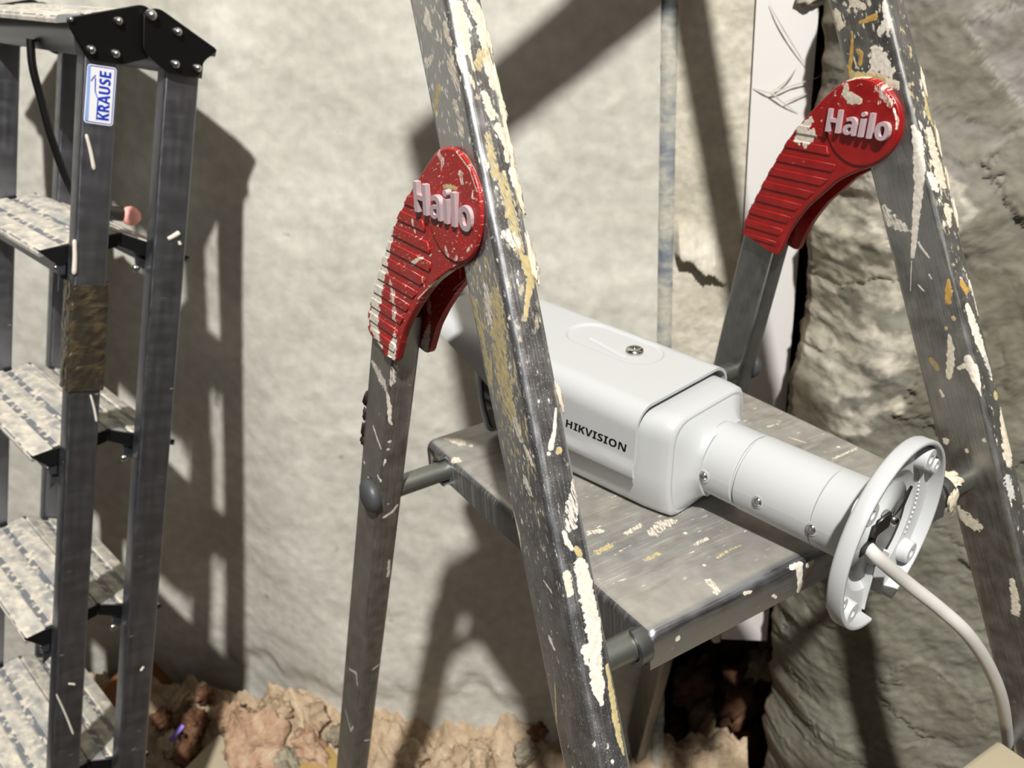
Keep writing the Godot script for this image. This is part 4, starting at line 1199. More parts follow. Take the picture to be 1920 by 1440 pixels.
func knuckle(lad: Node3D, right: bool) -> void:
	var m: Material = M.right_knuckle if right else M.left_knuckle
	var up := Vector3(-TAPER if right else TAPER, cos(LEAN), -sin(LEAN))
	var back := Vector3(0, -sin(LEAN), -cos(LEAN))
	var x0 := WIDE - RAIL_W if right else 0.0
	var outl := rounded(PackedVector2Array(RIGHT_KNUCKLE if right else LEFT_KNUCKLE), 0.004, 2)
	var base := Vector3(x0, 0, 0)
	var out := Vector3(-1, 0, 0)
	var flare := 0.0050 if right else -0.0066   # the arm follows the splayed leg
	# planar coordinates (b, t) match the painted sheet
	var uvs := func(s: Shape) -> Shape:
		for i in s.v.size():
			var q := s.v[i] - base
			var t := q.dot(Vector3(0, cos(LEAN), -sin(LEAN)))
			s.uv[i] = Vector2((q.dot(back) + 0.01) / 0.2, (t - 0.005) / 0.12)
			s.v[i].x += flare * (q.dot(back) - 0.03) / 0.125
		return s
	var k := Node3D.new()
	k.name = "knuckle"
	lad.add_child(k, true)
	k.set_meta("label", "red hinge on the right rail, smeared with white" if right else "red hinge on the left rail, its lower edge white with paint")
	obj("cheek", uvs.call(extrude(outl, base + out * -0.0012, back, up, out, 0.0040, 0.0010)), m, k)
	var hinge := Vector2(0.034, 0.0862) if right else Vector2(0.0280, 0.0835)
	var hr := 0.0262
	var disc := PackedVector2Array()
	for i in 48:
		disc.append(hinge + Vector2(cos(TAU * i / 48.0), sin(TAU * i / 48.0)) * hr)
	obj("disc", uvs.call(extrude(disc, base + out * 0.0022, back, up, out, 0.0016, 0.0008)), m, k)
	# stepped ribs: level bars on the lower arm
	var zone := PackedVector2Array(RIGHT_RIB_ZONE if right else LEFT_RIB_ZONE)
	var inner := inset(ccw(outl), 0.0004)
	var area: Array = Geometry2D.intersect_polygons(zone, inner)
	var level := Vector2(0.921, 0.390)      # runs level, towards the back
	var across := Vector2(0.390, -0.921)    # straight down
	var start := Vector2(0.075, 0.100) if not right else Vector2(0.080, 0.098)
	var ribs := Shape.new()
	for i in 11:
		var c := start + across * (0.0098 if not right else 0.0106) * i
		var bar := PackedVector2Array([c - level * 0.12, c + level * 0.12, c + level * 0.12 + across * 0.0052, c - level * 0.12 + across * 0.0052])
		for piece in area:
			for cut in Geometry2D.intersect_polygons(piece, bar):
				if (cut as PackedVector2Array).size() >= 3:
					var rib: Shape = uvs.call(extrude(cut, base + out * 0.0024, back, up, out, 0.0012, 0.0004))
					obj("rib", rib, m, k)
	# the maker's name in raised letters
	var along := -back * 0.921 - Vector3(0, cos(LEAN), -sin(LEAN)) * 0.390
	var upright := Vector3(0, 1, 0)
	var at: Vector2 = Vector2(0.0590, 0.0885) if right else Vector2(0.0625, 0.0890)
	var org := base + out * 0.0034 + back * at.x + up * at.y
	letters("Hailo", org + Vector3(flare * (0.232 if right else 0.26), 0, 0), along - Vector3(flare * 7.4, 0, 0), upright, 0.0475 if right else 0.0535, 0.0150 if right else 0.0160, 0.0028, M.letter, k, "lettering", 0.10)
	# the inner cheek and the web that joins both round the leg
	var low := PackedVector2Array()
	for q in outl:
		low.append(Vector2(maxf(q.x, 0.030), minf(q.y, 0.070)))
	obj("cheek", uvs.call(extrude(low, base + Vector3(RAIL_W + 0.0006, 0, 0), back, up, Vector3(1, 0, 0), 0.0042)), m, k)
	var n := outl.size()
	var i0 := 0
	var i1 := 0
	for i in n:
		if outl[i].y > outl[i0].y:
			i0 = i
		if outl[i].x > outl[i1].x:
			i1 = i
	var strip := []
	var i := i1
	while i != i0:
		strip.append(outl[i])
		i = (i + 1) % n
	if strip.size() > 2:
		var poly := PackedVector2Array()
		for q in strip:
			poly.append(q)
		for j in range(strip.size() - 1, -1, -1):
			poly.append(strip[j] + Vector2(-0.0028, -0.0008))
		obj("web", uvs.call(extrude(poly, base + Vector3(-0.0008, 0, 0), back, up, Vector3(1, 0, 0), RAIL_W + 0.003)), m, k)


# ================= the folded ladder on the left =================
func lp(e: float, u: float, n: float) -> Vector3:
	return lad_at + (LAD_E * e + LAD_U * u + LAD_N * n) * lad_scale


func bar2(e0: float, e1: float, n0: float, n1: float, u0: float, u1: float) -> Shape:
	var ring := rounded(PackedVector2Array([Vector2(n0, e0), Vector2(n0, e1), Vector2(n1, e1), Vector2(n1, e0)]), 0.0022, 3)
	var rings := []
	var uvs := []
	for u in [u0, lerpf(u0, u1, 0.33), lerpf(u0, u1, 0.66), u1]:
		var a := PackedVector3Array()
		var b := PackedVector2Array()
		for i in ring.size() + 1:
			var q := ring[i % ring.size()]
			if i < ring.size():
				a.append(lp(q.y, u, q.x))
			b.append(Vector2((0.1 * i / ring.size()) / 0.12, (u + 1.1) / 1.15))
		rings.append(a)
		uvs.append(b)
	return loft(rings, true, 0, uvs).fix()


func second_ladder() -> void:
	var base := lp(-0.06, -1.083, 0.13)
	base.y = FLOOR_Y
	var lad := thing("folding_ladder", "folded aluminium stepladder leaning at the left, with black hinge plates and a sticker", "ladder", base)
	var near := 0.017
	var far := 0.236
	var S := lad_scale
	for n in [[0.0, near], [far, far + 0.017]]:
		obj("front_rail", bar2(-0.1065, -0.0797, n[0], n[1], -1.083, 0.004), M.alu, lad)
		obj("rear_rail", bar2(-0.0410, -0.0115, n[0], n[1], -1.083, 0.004), M.alu, lad)
	# steps of both halves
	for i in 6:
		var u0 := -0.1835 * i if i else 0.001
		var len0 := near + 0.002
		var len1 := far - 0.002
		if i == 0:
			len0 = 0.0
			len1 = far + 0.017
		step_of(lad, u0, len0, len1, false, i)
		step_of(lad, u0, len0, len1, true, i)
	# hinge plates on the near side and the far side
	var pf := rounded(PackedVector2Array([Vector2(-0.1214, 0.0003), Vector2(-0.0656, 0.0227), Vector2(-0.058, 0.021), Vector2(-0.0560, -0.0165), Vector2(-0.0785, -0.0262), Vector2(-0.104, -0.0275), Vector2(-0.1201, -0.0051)]), 0.004)
	var pr := rounded(PackedVector2Array([Vector2(-0.0655, 0.018), Vector2(-0.0534, 0.0232), Vector2(0.0010, 0.0005), Vector2(-0.012, -0.0105), Vector2(-0.0148, -0.0255), Vector2(-0.0433, -0.0250), Vector2(-0.0640, -0.0130)]), 0.005)
	for n in [-0.0005, far + 0.0175]:
		var sg := -1.0 if n < 0 else 1.0
		var a := obj("hinge_plate", extrude(pf, lp(0, 0, n), LAD_E * S, LAD_U * S, LAD_N * sg, 0.003, 0.0008), M.black_plate, lad, "black steel plate")
		var b := obj("hinge_plate", extrude(pr, lp(0, 0, n + 0.0035 * sg), LAD_E * S, LAD_U * S, LAD_N * sg, 0.003, 0.0008), M.black_plate, lad, "black steel plate")
		if n < 0:
			for q in [[-0.0837, 0.0062, 0.0036, 0], [-0.1033, -0.0191, 0.0036, 0], [-0.0844, -0.0186, 0.0036, 0], [-0.1191, -0.0003, 0.0020, 0], [-0.0372, 0.0079, 0.0038, 1], [-0.0371, -0.0175, 0.0038, 1], [-0.0179, -0.0170, 0.0036, 1], [-0.0600, 0.0159, 0.0048, 1]]:
				var dome := lathe([Vector2(0, 1.5), Vector2(0.4, 1.4), Vector2(0.8, 1.0), Vector2(1.0, 0.3), Vector2(1.0, 0.0), Vector2(0, 0)].map(func(p): return p * q[2]), lp(q[0], q[1], -0.0035 if q[3] == 0 else -0.0068), -LAD_N, 18)
				obj("rivet", dome, M.zinc, a if q[3] == 0 else b)
	# sticker with the maker's name, read upwards
	var sq := rounded(PackedVector2Array([Vector2(-0.1040, -0.0300), Vector2(-0.0815, -0.0292), Vector2(-0.0822, -0.0752), Vector2(-0.1050, -0.0752)]), 0.0028)
	var st := obj("sticker", extrude(sq, lp(0, 0, -0.0002), LAD_E * S, LAD_U * S, -LAD_N, 0.0003), M.sticker, lad, "white sticker with a blue border and lettering")
	var rim_out := inset(ccw(sq), 0.0008)
	var rim_in := inset(ccw(sq), 0.0015)
	var rim := Shape.new()
	for i in rim_out.size():
		var j := (i + 1) % rim_out.size()
		var w := []
		for q in [rim_out[i], rim_out[j], rim_in[j], rim_in[i]]:
			w.append(lp(q.x, q.y, -0.0006))
		rim.quad(w[0], w[1], w[2], w[3])
	obj("border", rim, M.blue, st)
	obj("stripe", extrude(rounded(rect(-0.1038, -0.0735, -0.1016, -0.0312), 0.0006, 2), lp(0, 0, -0.0004), LAD_E * S, LAD_U * S, -LAD_N, 0.0003), M.pale_blue, st)
	letters("KRAUSE", lp(-0.0858, -0.0712, -0.0006), LAD_U, -LAD_E, 0.0375 * S, 0.0088 * S, 0.0003, M.blue, st, "lettering")
	obj("emblem_line", tube([lp(-0.0955, -0.0715, -0.0008), lp(-0.0950, -0.0555, -0.0008), lp(-0.0975, -0.0500, -0.0008), lp(-0.0978, -0.0395, -0.0008)], 0.00035, 6), M.blue, st)
	obj("emblem_line", tube([lp(-0.1010, -0.0425, -0.0008), lp(-0.0993, -0.0395, -0.0008), lp(-0.0978, -0.0375, -0.0008)], 0.0003, 6), M.blue, st)
	var small := obj("sticker", extrude(rounded(rect(-0.1210, -0.0185, -0.1120, -0.0095), 0.002, 2), lp(-0.0005, 0, 0.150), LAD_N * 0.0 + LAD_E * S * 0.2 + LAD_N * S * 0.8, LAD_U * S, -LAD_E, 0.0006), M.sticker, lad, "tiny white and blue sticker")
	# tape wound round the near front rail
	var tn := noise(400, 60.0, 4)
	var rings := []
	for k in 41:
		var u := lerpf(-0.302, -0.207, k / 40.0)
		var r := PackedVector3Array()
		for q in rounded(PackedVector2Array([Vector2(-0.001, -0.1075), Vector2(-0.001, -0.0787), Vector2(near + 0.001, -0.0787), Vector2(near + 0.001, -0.1075)]), 0.003, 3):
			r.append(q if false else lp(q.y, u + 0.003 * tn.get_noise_2d(q.y * 3.0, u), q.x))
		rings.append(r)
	# subdivide round so that the wrinkles show
	var fine := []
	var tape_uv := []
	for r in rings:
		var row_uv := PackedVector2Array()
		var f := PackedVector3Array()
		var rr: PackedVector3Array = r
		for i in rr.size():
			var a2 := rr[i]
			var b2 := rr[(i + 1) % rr.size()]
			var m: int = maxi(1, int(rings[0][i].distance_to(rings[0][(i + 1) % rr.size()]) / 0.0012))
			for k in m:
				var q := a2.lerp(b2, float(k) / m)
				var c := lp(-0.093, 0, near * 0.5)
				var d := (q - c)
				d -= LAD_U * d.dot(LAD_U)
				f.append(q + d.normalized() * (0.0012 + 0.0016 * absf(tn.get_noise_3dv(q * 1.2))))
		for k in f.size() + 1:
			row_uv.append(Vector2(float(k) / f.size(), float(tape_uv.size()) / 40.0))
		tape_uv.append(row_uv)
		fine.append(f)
	obj("tape", loft(fine, true, 0, tape_uv).fix(), M.tape, lad, "crumpled brown parcel tape")
	# drips of paint
	for q in [[-0.1025, -0.0842, -0.0950, -0.1115, 0.0016, 0.0], [-0.1078, -0.1700, -0.1068, -0.1990, 0.0020, 0.0], [-0.0885, -0.3068, -0.0820, -0.3325, 0.0011, 0.0], [-0.1055, -0.6080, -0.0880, -0.6600, 0.0010, 0.0], [-0.0290, -0.1655, -0.0190, -0.1590, 0.0022, 0.0], [-0.0190, -0.1672, -0.0175, -0.1700, 0.0014, 0.0], [-0.0950, -0.6000, -0.0890, -0.6030, 0.0011, 0.0], [-0.0250, -0.6100, -0.0220, -0.6060, 0.0011, 0.0]]:
		var path := spline([lp(q[0], q[1], -0.0002), lp(lerpf(q[0], q[2], 0.5) + 0.0005, lerpf(q[1], q[3], 0.5), -0.0002), lp(q[2], q[3], -0.0002)], 6)
		var rad := []
		for i in path.size():
			rad.append(q[4] * lerpf(0.85, 1.1, float(i) / path.size()) * (0.6 if i == path.size() - 1 or i == 0 else 1.0))
		obj("paint_drip", tube(path, rad, 10), M.drip, lad, "white paint drip")
	# strap between the halves
	obj("strap", tube(spline([lp(-0.1173, -0.0184, 0.09), lp(-0.1150, -0.0400, 0.09), lp(-0.1084, -0.0633, 0.09), lp(-0.0987, -0.0956, 0.09), lp(-0.0825, -0.1359, 0.09), lp(-0.0680, -0.1590, 0.09)], 8), 0.0042, 14, 0.8), M.strap, lad, "black strap")
	# a marker left on the upper step
	var mk := thing("marker_pen", "small dark pen with a round pink tip lying on the folded ladder's upper step", "pen", lp(-0.05, -0.165, 0.10))
	obj("barrel", tube([lp(-0.072, -0.1575, 0.103), lp(-0.0285, -0.1615, 0.101)], [0.0068, 0.0068], 18), mat(Color(0.16, 0.15, 0.14), 0.3), mk)
	obj("tip", lathe([Vector2(0, -0.0095), Vector2(0.005, -0.0082), Vector2(0.0085, -0.004), Vector2(0.0095, 0.0), Vector2(0.0085, 0.004), Vector2(0.005, 0.0082), Vector2(0, 0.0095)], lp(-0.0207, -0.1622, 0.10), LAD_E, 24), M.pink, mk, "round pink tip")


func step_of(lad: Node3D, u0: float, n0: float, n1: float, rear: bool, i: int) -> void:
	var mid := -0.0635
	var sgn := -1.0 if rear else 1.0
	var put := func(a: float, h: float, n: float) -> Vector3:   # a: from the nose inwards, h: height
		var e := -0.128 + a if not rear else 0.001 - a
		var slope := 0.0185 * a / 0.0645
		return lp(e, u0 + slope + h, n)
	var deep := 0.0640
	var line := []   # (a, h) over the ribbed top, then back underneath
	var ribs := [[0.0, 0.018], [0.024, 0.040], [0.046, 0.064]]
	line.append(Vector2(0.0, -0.006))
	line.append(Vector2(-0.0008, -0.003))
	for r in ribs:
		line.append(Vector2(r[0] + 0.0004, -0.0018 if r[0] > 0 else -0.0008))
		line.append(Vector2(r[0] + 0.0014, 0.0))
		line.append(Vector2(r[1] - 0.0014, 0.0))
		line.append(Vector2(r[1] - 0.0004, -0.0018 if r[1] < 0.06 else -0.0006))
	line.append(Vector2(deep, -0.006))
	var node := Node3D.new()
	node.name = "step"
	lad.add_child(node, true)
	var s := Shape.new()
	var cuts := steps_between(n0, n1, 8)
	var m := line.size()
	for c in 8:
		for j in m:
			var p: Vector2 = line[j]
			var q: Vector2 = line[(j + 1) % m]
			var ua := Vector2(p.x / 0.075, (cuts[c] - n0) / 0.26)
			var ub := Vector2(q.x / 0.075, (cuts[c + 1] - n0) / 0.26)
			s.quad(put.call(p.x, p.y, cuts[c]), put.call(q.x, q.y, cuts[c]), put.call(q.x, q.y, cuts[c + 1]), put.call(p.x, p.y, cuts[c + 1]), ua, Vector2(ub.x, ua.y), ub, Vector2(ua.x, ub.y), j + 2)
	for e in [[n0, 0], [n1, 1]]:
		var cen: Vector3 = put.call(deep * 0.5, -0.004, e[0])
		for j in m:
			var p: Vector2 = line[j]
			var q: Vector2 = line[(j + 1) % m]
			s.tri(cen, put.call(p.x, p.y, e[0]), put.call(q.x, q.y, e[0]), Vector2(), Vector2(), Vector2(), 0)
	obj("tread", s.fix(), M.step_top, node)
	# web under the nose that ties the step to the rails
	var low := -0.020 if i else -0.026
	var ea := -0.1128 if not rear else -0.0142
	var eb := -0.1068 if not rear else -0.0092
	var w := []
	for n in [n0, n1]:
		w.append(PackedVector3Array([lp(ea, u0 + low, n), lp(eb, u0 + low, n), lp(eb, u0 - 0.003, n), lp(ea - 0.004 * sgn, u0 - 0.003, n)]))
	obj("web", loft(w).fix(), M.alu, node)
	if i == 0:
		return
	# black end caps at both ends, a bracket and rivets at the near one
	for e in [[n0 - 0.0012, 1.0], [n1 - 0.003, 1.0]]:
		var poly := PackedVector2Array()
		for q in [Vector2(-0.001, -0.0005), Vector2(0.064, 0.0), Vector2(0.064, -0.012), Vector2(0.040, -0.014), Vector2(0.016, -0.0175), Vector2(0.010, -0.012)]:
			var ee: float = -0.128 + q.x if not rear else 0.001 - q.x
			poly.append(Vector2(ee, u0 + 0.0185 * q.x / 0.0645 + q.y))
		obj("end_cap", extrude(poly, lp(0, 0, e[0]), LAD_E * lad_scale, LAD_U * lad_scale, LAD_N, 0.0042, 0.0006, 1.0, Vector2.ZERO, true), M.black_plastic, node)
	var bk := PackedVector2Array([Vector2(-0.0165, -0.004), Vector2(-0.048, 0.004), Vector2(-0.046, -0.010), Vector2(-0.030, -0.020), Vector2(-0.0165, -0.042)]) if rear else PackedVector2Array([Vector2(-0.1105, -0.006), Vector2(-0.082, 0.002), Vector2(-0.084, -0.010), Vector2(-0.1105, -0.036)])
	var off := PackedVector2Array()
	for q in bk:
		off.append(q + Vector2(0, u0))
	var br := obj("bracket", extrude(off, lp(0, 0, n0 + 0.004), LAD_E * lad_scale, LAD_U * lad_scale, LAD_N, 0.002), M.alu, node)
	if rear:
		obj("rivet", lathe([Vector2(0, 0.003), Vector2(0.0025, 0.0024), Vector2(0.0036, 0.001), Vector2(0.0036, 0), Vector2(0, 0)], lp(-0.0465, u0 - 0.0135, n0 + 0.002), -LAD_N, 14), M.zinc, br)
	else:
		obj("rivet", lathe([Vector2(0, 0.003), Vector2(0.0022, 0.0024), Vector2(0.0032, 0.001), Vector2(0.0032, 0), Vector2(0, 0)], lp(-0.1128, u0 - 0.015, n0 + 0.004), -LAD_E, 14), M.zinc, br)


# ================= the security camera =================
func security_camera() -> void:
	var q := Vector3(0.1665, -0.1068, 0.0799)
	var root := thing("security_camera", "white bullet security camera with round mounting foot lying on the ladder's platform", "camera", q)
	root.basis = Basis(Vector3(0.2077, -0.0656, 0.9760), Vector3(0.0136, 0.9978, 0.0641), Vector3(-0.9781, 0.0, 0.2082)).orthonormalized()
	var own := root.transform
	var piece := func(called: String, s, m: Material, parent: Node3D, label := "") -> MeshInstance3D:
		var o := MeshInstance3D.new()
		o.name = called
		o.mesh = s.mesh() if s is Shape else s
		o.material_override = m
		parent.add_child(o, true)
		if label:
			o.set_meta("label", label)
		return o
	# hull: sections from the lens end to the rim at the back (x, half width, top, bottom, foot half width, corner)
	var hull := []
	for c in [[-0.2465, 0.0394, 0.0290, -0.0425, 0.0315, 0.012], [-0.2, 0.0395, 0.0290, -0.0405, 0.0315, 0.012], [-0.15, 0.0395, 0.0295, -0.0375, 0.0315, 0.012], [-0.136, 0.0393, 0.0315, -0.0370, 0.0312, 0.013], [-0.124, 0.0375, 0.0325, -0.0362, 0.0302, 0.014], [-0.1175, 0.0362, 0.0325, -0.0352, 0.0296, 0.014], [-0.1160, 0.0352, 0.0318, -0.0342, 0.0288, 0.014], [-0.1152, 0.0340, 0.0306, -0.0330, 0.0276, 0.014]]:
		hull.append(section(c, 0.0))
	piece.call("hull", loft(hull).fix(), M.white, root)
	# funnel from the rim to the neck
	var funnel := []
	for k in 9:
		var t := k / 8.0
		var r := PackedVector3Array()
		var a: PackedVector3Array = section([-0.1156, 0.0330, 0.0296, -0.0322, 0.0268, 0.014], 0.0)
		for i in a.size():
			var ang := atan2(a[i].y, a[i].z)
			var round := Vector3(-0.1035, sin(ang) * 0.0242, cos(ang) * 0.0242)
			var e := t * t * (3 - 2 * t)
			var p := a[i].lerp(round, e)
			p.x = lerpf(a[i].x, -0.1035, pow(t, 1.6))
			r.append(p)
		funnel.append(r)
	piece.call("back_cover", loft(funnel).fix(), M.white, root)
	# dark lens end under the visor, with a white ring
	var glass := []
	for c in [[-0.2755, 0.0372, 0.0275, -0.0412, 0.0302, 0.012], [-0.2470, 0.0400, 0.0295, -0.0432, 0.0320, 0.012]]:
		glass.append(section(c, 0.0))
	piece.call("lens_cover", loft(glass).fix(), M.black_glass, root, "black glossy front of the housing")
	var ring := []
	for c in [[-0.2785, 0.0376, 0.0280, -0.0420, 0.0306, 0.012], [-0.2768, 0.0392, 0.0292, -0.0435, 0.0320, 0.012], [-0.2745, 0.0392, 0.0292, -0.0435, 0.0320, 0.012]]:
		ring.append(section(c, 0.0))
	piece.call("front_ring", loft(ring).fix(), M.white, root)
	visor(root, piece)
	# arm
	var ax := Vector3(1, 0, 0)
	piece.call("collar", lathe([Vector2(0.0, -0.108), Vector2(0.0222, -0.108), Vector2(0.0222, -0.1060), Vector2(0.0222, -0.1025), Vector2(0.0222, -0.0848), Vector2(0.0216, -0.0842), Vector2(0, -0.0842)], Vector3.ZERO, ax, 64, [2, 4, 5]), M.white, root)
	piece.call("swivel", lathe([Vector2(0.0, -0.0842), Vector2(0.0205, -0.0842), Vector2(0.0205, -0.0826), Vector2(0, -0.0826)], Vector3.ZERO, ax, 64, [1, 2]), M.white, root)
	piece.call("arm", lathe([Vector2(0.0, -0.0826), Vector2(0.0218, -0.0826), Vector2(0.0225, -0.0820), Vector2(0.0226, -0.0363), Vector2(0.0221, -0.0360), Vector2(0.0, -0.0360)], Vector3.ZERO, ax, 64, [2, 3, 4]), M.white, root)
	piece.call("arm_base", lathe([Vector2(0.0, -0.0358), Vector2(0.0221, -0.0358), Vector2(0.0226, -0.0355), Vector2(0.0230, -0.0150), Vector2(0.0245, -0.0105), Vector2(0.0275, -0.0086), Vector2(0.0, -0.0086)], Vector3.ZERO, ax, 64, [2]), M.white, root)
	for s in [[-0.1018, -0.0010], [-0.0666, -0.0007], [-0.0344, -0.0014]]:
		var o := Vector3(s[0], s[1], 0.0222)
		var sc: MeshInstance3D = piece.call("screw", lathe([Vector2(0.0, 0.0002), Vector2(0.0011, 0.0002), Vector2(0.0012, 0.0014), Vector2(0.0020, 0.0014), Vector2(0.0028, 0.0008), Vector2(0.0030, -0.0004), Vector2(0, -0.0004)], o, Vector3(0, 0, 1), 24, [1, 2, 3]), M.chrome, root, "steel screw")
		piece.call("seat", lathe([Vector2(0.0030, -0.0008), Vector2(0.0030, 0.0004), Vector2(0.0040, 0.0003), Vector2(0.0040, -0.0008)], o, Vector3(0, 0, 1), 28, [1, 2]), M.white, sc)
	foot(root, piece)
	# cable
	var path := []
	path.append(Vector3(-0.03, 0.002, 0.004))
	for c in CABLE:
		path.append(c)
	var last: Vector3 = CABLE[CABLE.size() - 1]
	var before: Vector3 = CABLE[CABLE.size() - 2]
	path.append(last + (last - before).normalized() * 0.06)
	path.append(last + (last - before).normalized() * 0.06 + Vector3(0.01, -0.12, -0.01))
	piece.call("cable", tube(spline(path, 10), 0.0037, 20), M.cable, root, "white cable running out of the mounting foot")


func section(c: Array, dx: float) -> PackedVector3Array:
	var w: float = c[1]
	var f: float = c[4]
	var b: float = c[3]
	var poly := PackedVector2Array([Vector2(w, c[2]), Vector2(-w, c[2]), Vector2(-w, -0.014), Vector2(-f, b), Vector2(f, b), Vector2(w, -0.014)])
	var out := PackedVector3Array()
	var rr := [c[5], c[5], 0.010, 0.007, 0.007, 0.010]
	var n := poly.size()
	for i in n:
		var p := poly[i]
		var a := poly[(i + n - 1) % n] - p
		var d := poly[(i + 1) % n] - p
		var r: float = minf(rr[i], minf(a.length(), d.length()) * 0.48)
		for k in 7:
			var t := k / 6.0
			var pa := p + a.normalized() * r
			var pb := p + d.normalized() * r
			var q := pa.lerp(p, t).lerp(p.lerp(pb, t), t)
			out.append(Vector3(c[0] + dx, q.y, q.x))
	return out


func visor(root: Node3D, piece: Callable) -> void:
	# profile across: from the near lower edge up, over the top and down the far side, as (z, y)
	var prof := []
	var w := 0.0441
	var r := 0.0135
	var top := 0.0365
	for i in 13:
		prof.append(Vector2(w, lerpf(-0.0085, top - r, i / 12.0)))
	for i in range(1, 13):
		var a := PI / 2 * i / 12.0
		prof.append(Vector2(w - r + r * cos(a), top - r + r * sin(a)))
	for i in range(1, 111):
		prof.append(Vector2(lerpf(w - r, -(w - r), i / 110.0), top))
	for i in range(1, 13):
		var a := PI / 2 * i / 12.0
		prof.append(Vector2(-(w - r) - r * sin(a), top - r + r * cos(a)))
	for i in range(1, 9):
		prof.append(Vector2(-w, lerpf(top - r, -0.0085, i / 8.0)))
	var xs := steps_between(0.0, 1.0, 300)
	var outer := []
	var innr := []
	for k in prof.size():
		var p: Vector2 = prof[k]
		var ra := []
		var rb := []
		var front := -0.225
		if p.y <= 0.030:
			front = lerpf(-0.225, -0.315, sat((p.y + 0.0085) / 0.0385))
		else:
			front = lerpf(-0.315, -0.334, sat((p.y - 0.030) / 0.0065))
		var nrm := Vector2(1, 0) if k < 13 else Vector2(-1, 0) if k > prof.size() - 9 else (Vector2(p.x, p.y) - Vector2(signf(p.x) * minf(absf(p.x), w - r), top - r)).normalized()
		for t in xs:
			var x := lerpf(-0.1345, front, t)
			var q := p
			if absf(p.x) < w - r + 0.001 and p.y > top - 0.001:
				# recess with a key slot
				var d := Vector2(maxf(0, absf(x + 0.2025) - 0.020), p.x + 0.0150).length()
				q.y -= 0.0013 * (1.0 - smoothstep(0.0150, 0.0170, d))
				var d2 := Vector2(maxf(0, absf(x + 0.2020) - 0.0165), (p.x + 0.0105) - (x + 0.2179) * 0.16).length()
				q.y -= 0.0008 * (1.0 - smoothstep(0.0010, 0.0016, d2))
			if p.x > w - 0.0005:   # ledge along the lower near edge, following the lip
				var lip := p.y - (0.0010 + (x + 0.134) * 0.06)
				q.x += 0.0011 * smoothstep(0.0015, -0.0005, lip) * smoothstep(-0.0085, -0.0080, p.y)
				q.y += (x + 0.134) * 0.055 * sat(1.0 - (p.y + 0.0085) / 0.02)
			ra.append(Vector3(x, q.y, q.x))
			rb.append(Vector3(x, q.y - nrm.y * 0.0019, q.x - nrm.x * 0.0019))
		outer.append(ra)
		innr.append(rb)
	var s := Shape.new()
	var m := xs.size()
	for k in prof.size() - 1:
		for j in m - 1:
			s.quad(outer[k][j], outer[k][j + 1], outer[k + 1][j + 1], outer[k + 1][j], Vector2(), Vector2(), Vector2(), Vector2(), 0)
			if j % 6 == 0:
				var jj := mini(j + 6, m - 1)
				s.quad(innr[k][j], innr[k + 1][j], innr[k + 1][jj], innr[k][jj], Vector2(), Vector2(), Vector2(), Vector2(), 1)
		for j in [0, m - 1]:
			s.quad(outer[k][j], outer[k + 1][j], innr[k + 1][j], innr[k][j], Vector2(), Vector2(), Vector2(), Vector2(), 2)
	for k in [0, prof.size() - 1]:
		for j in m - 1:
			s.quad(outer[k][j], innr[k][j], innr[k][j + 1], outer[k][j + 1], Vector2(), Vector2(), Vector2(), Vector2(), 3)
	var v: MeshInstance3D = piece.call("visor", s.fix(), M.white, root, "white sliding sun shield")
	# button screw in the slot
	var at := Vector3(-0.1857, top - 0.0012, -0.0155)
	var b: MeshInstance3D = piece.call("screw", lathe([Vector2(0.0, 0.0020), Vector2(0.0017, 0.0020), Vector2(0.0019, 0.0031), Vector2(0.0034, 0.0033), Vector2(0.0052, 0.0025), Vector2(0.0058, 0.0012), Vector2(0.0058, 0.0), Vector2(0, 0)], at, Vector3.UP, 36, [1, 2, 5, 6]), M.chrome, v, "steel button screw")
	# the maker's name along the lower near edge
	var f := Vector3(1, 0.058, 0).normalized()
	var t := letters("HIKVISION", Vector3.ZERO, f, Vector3(0, 1, 0), 0.0475, 0.0052, 0.0001, M.print_black, v, "lettering", 0.12)
	t.transform = Transform3D(Basis.IDENTITY, Vector3(-0.1885, 0.0042, w + 0.00012))


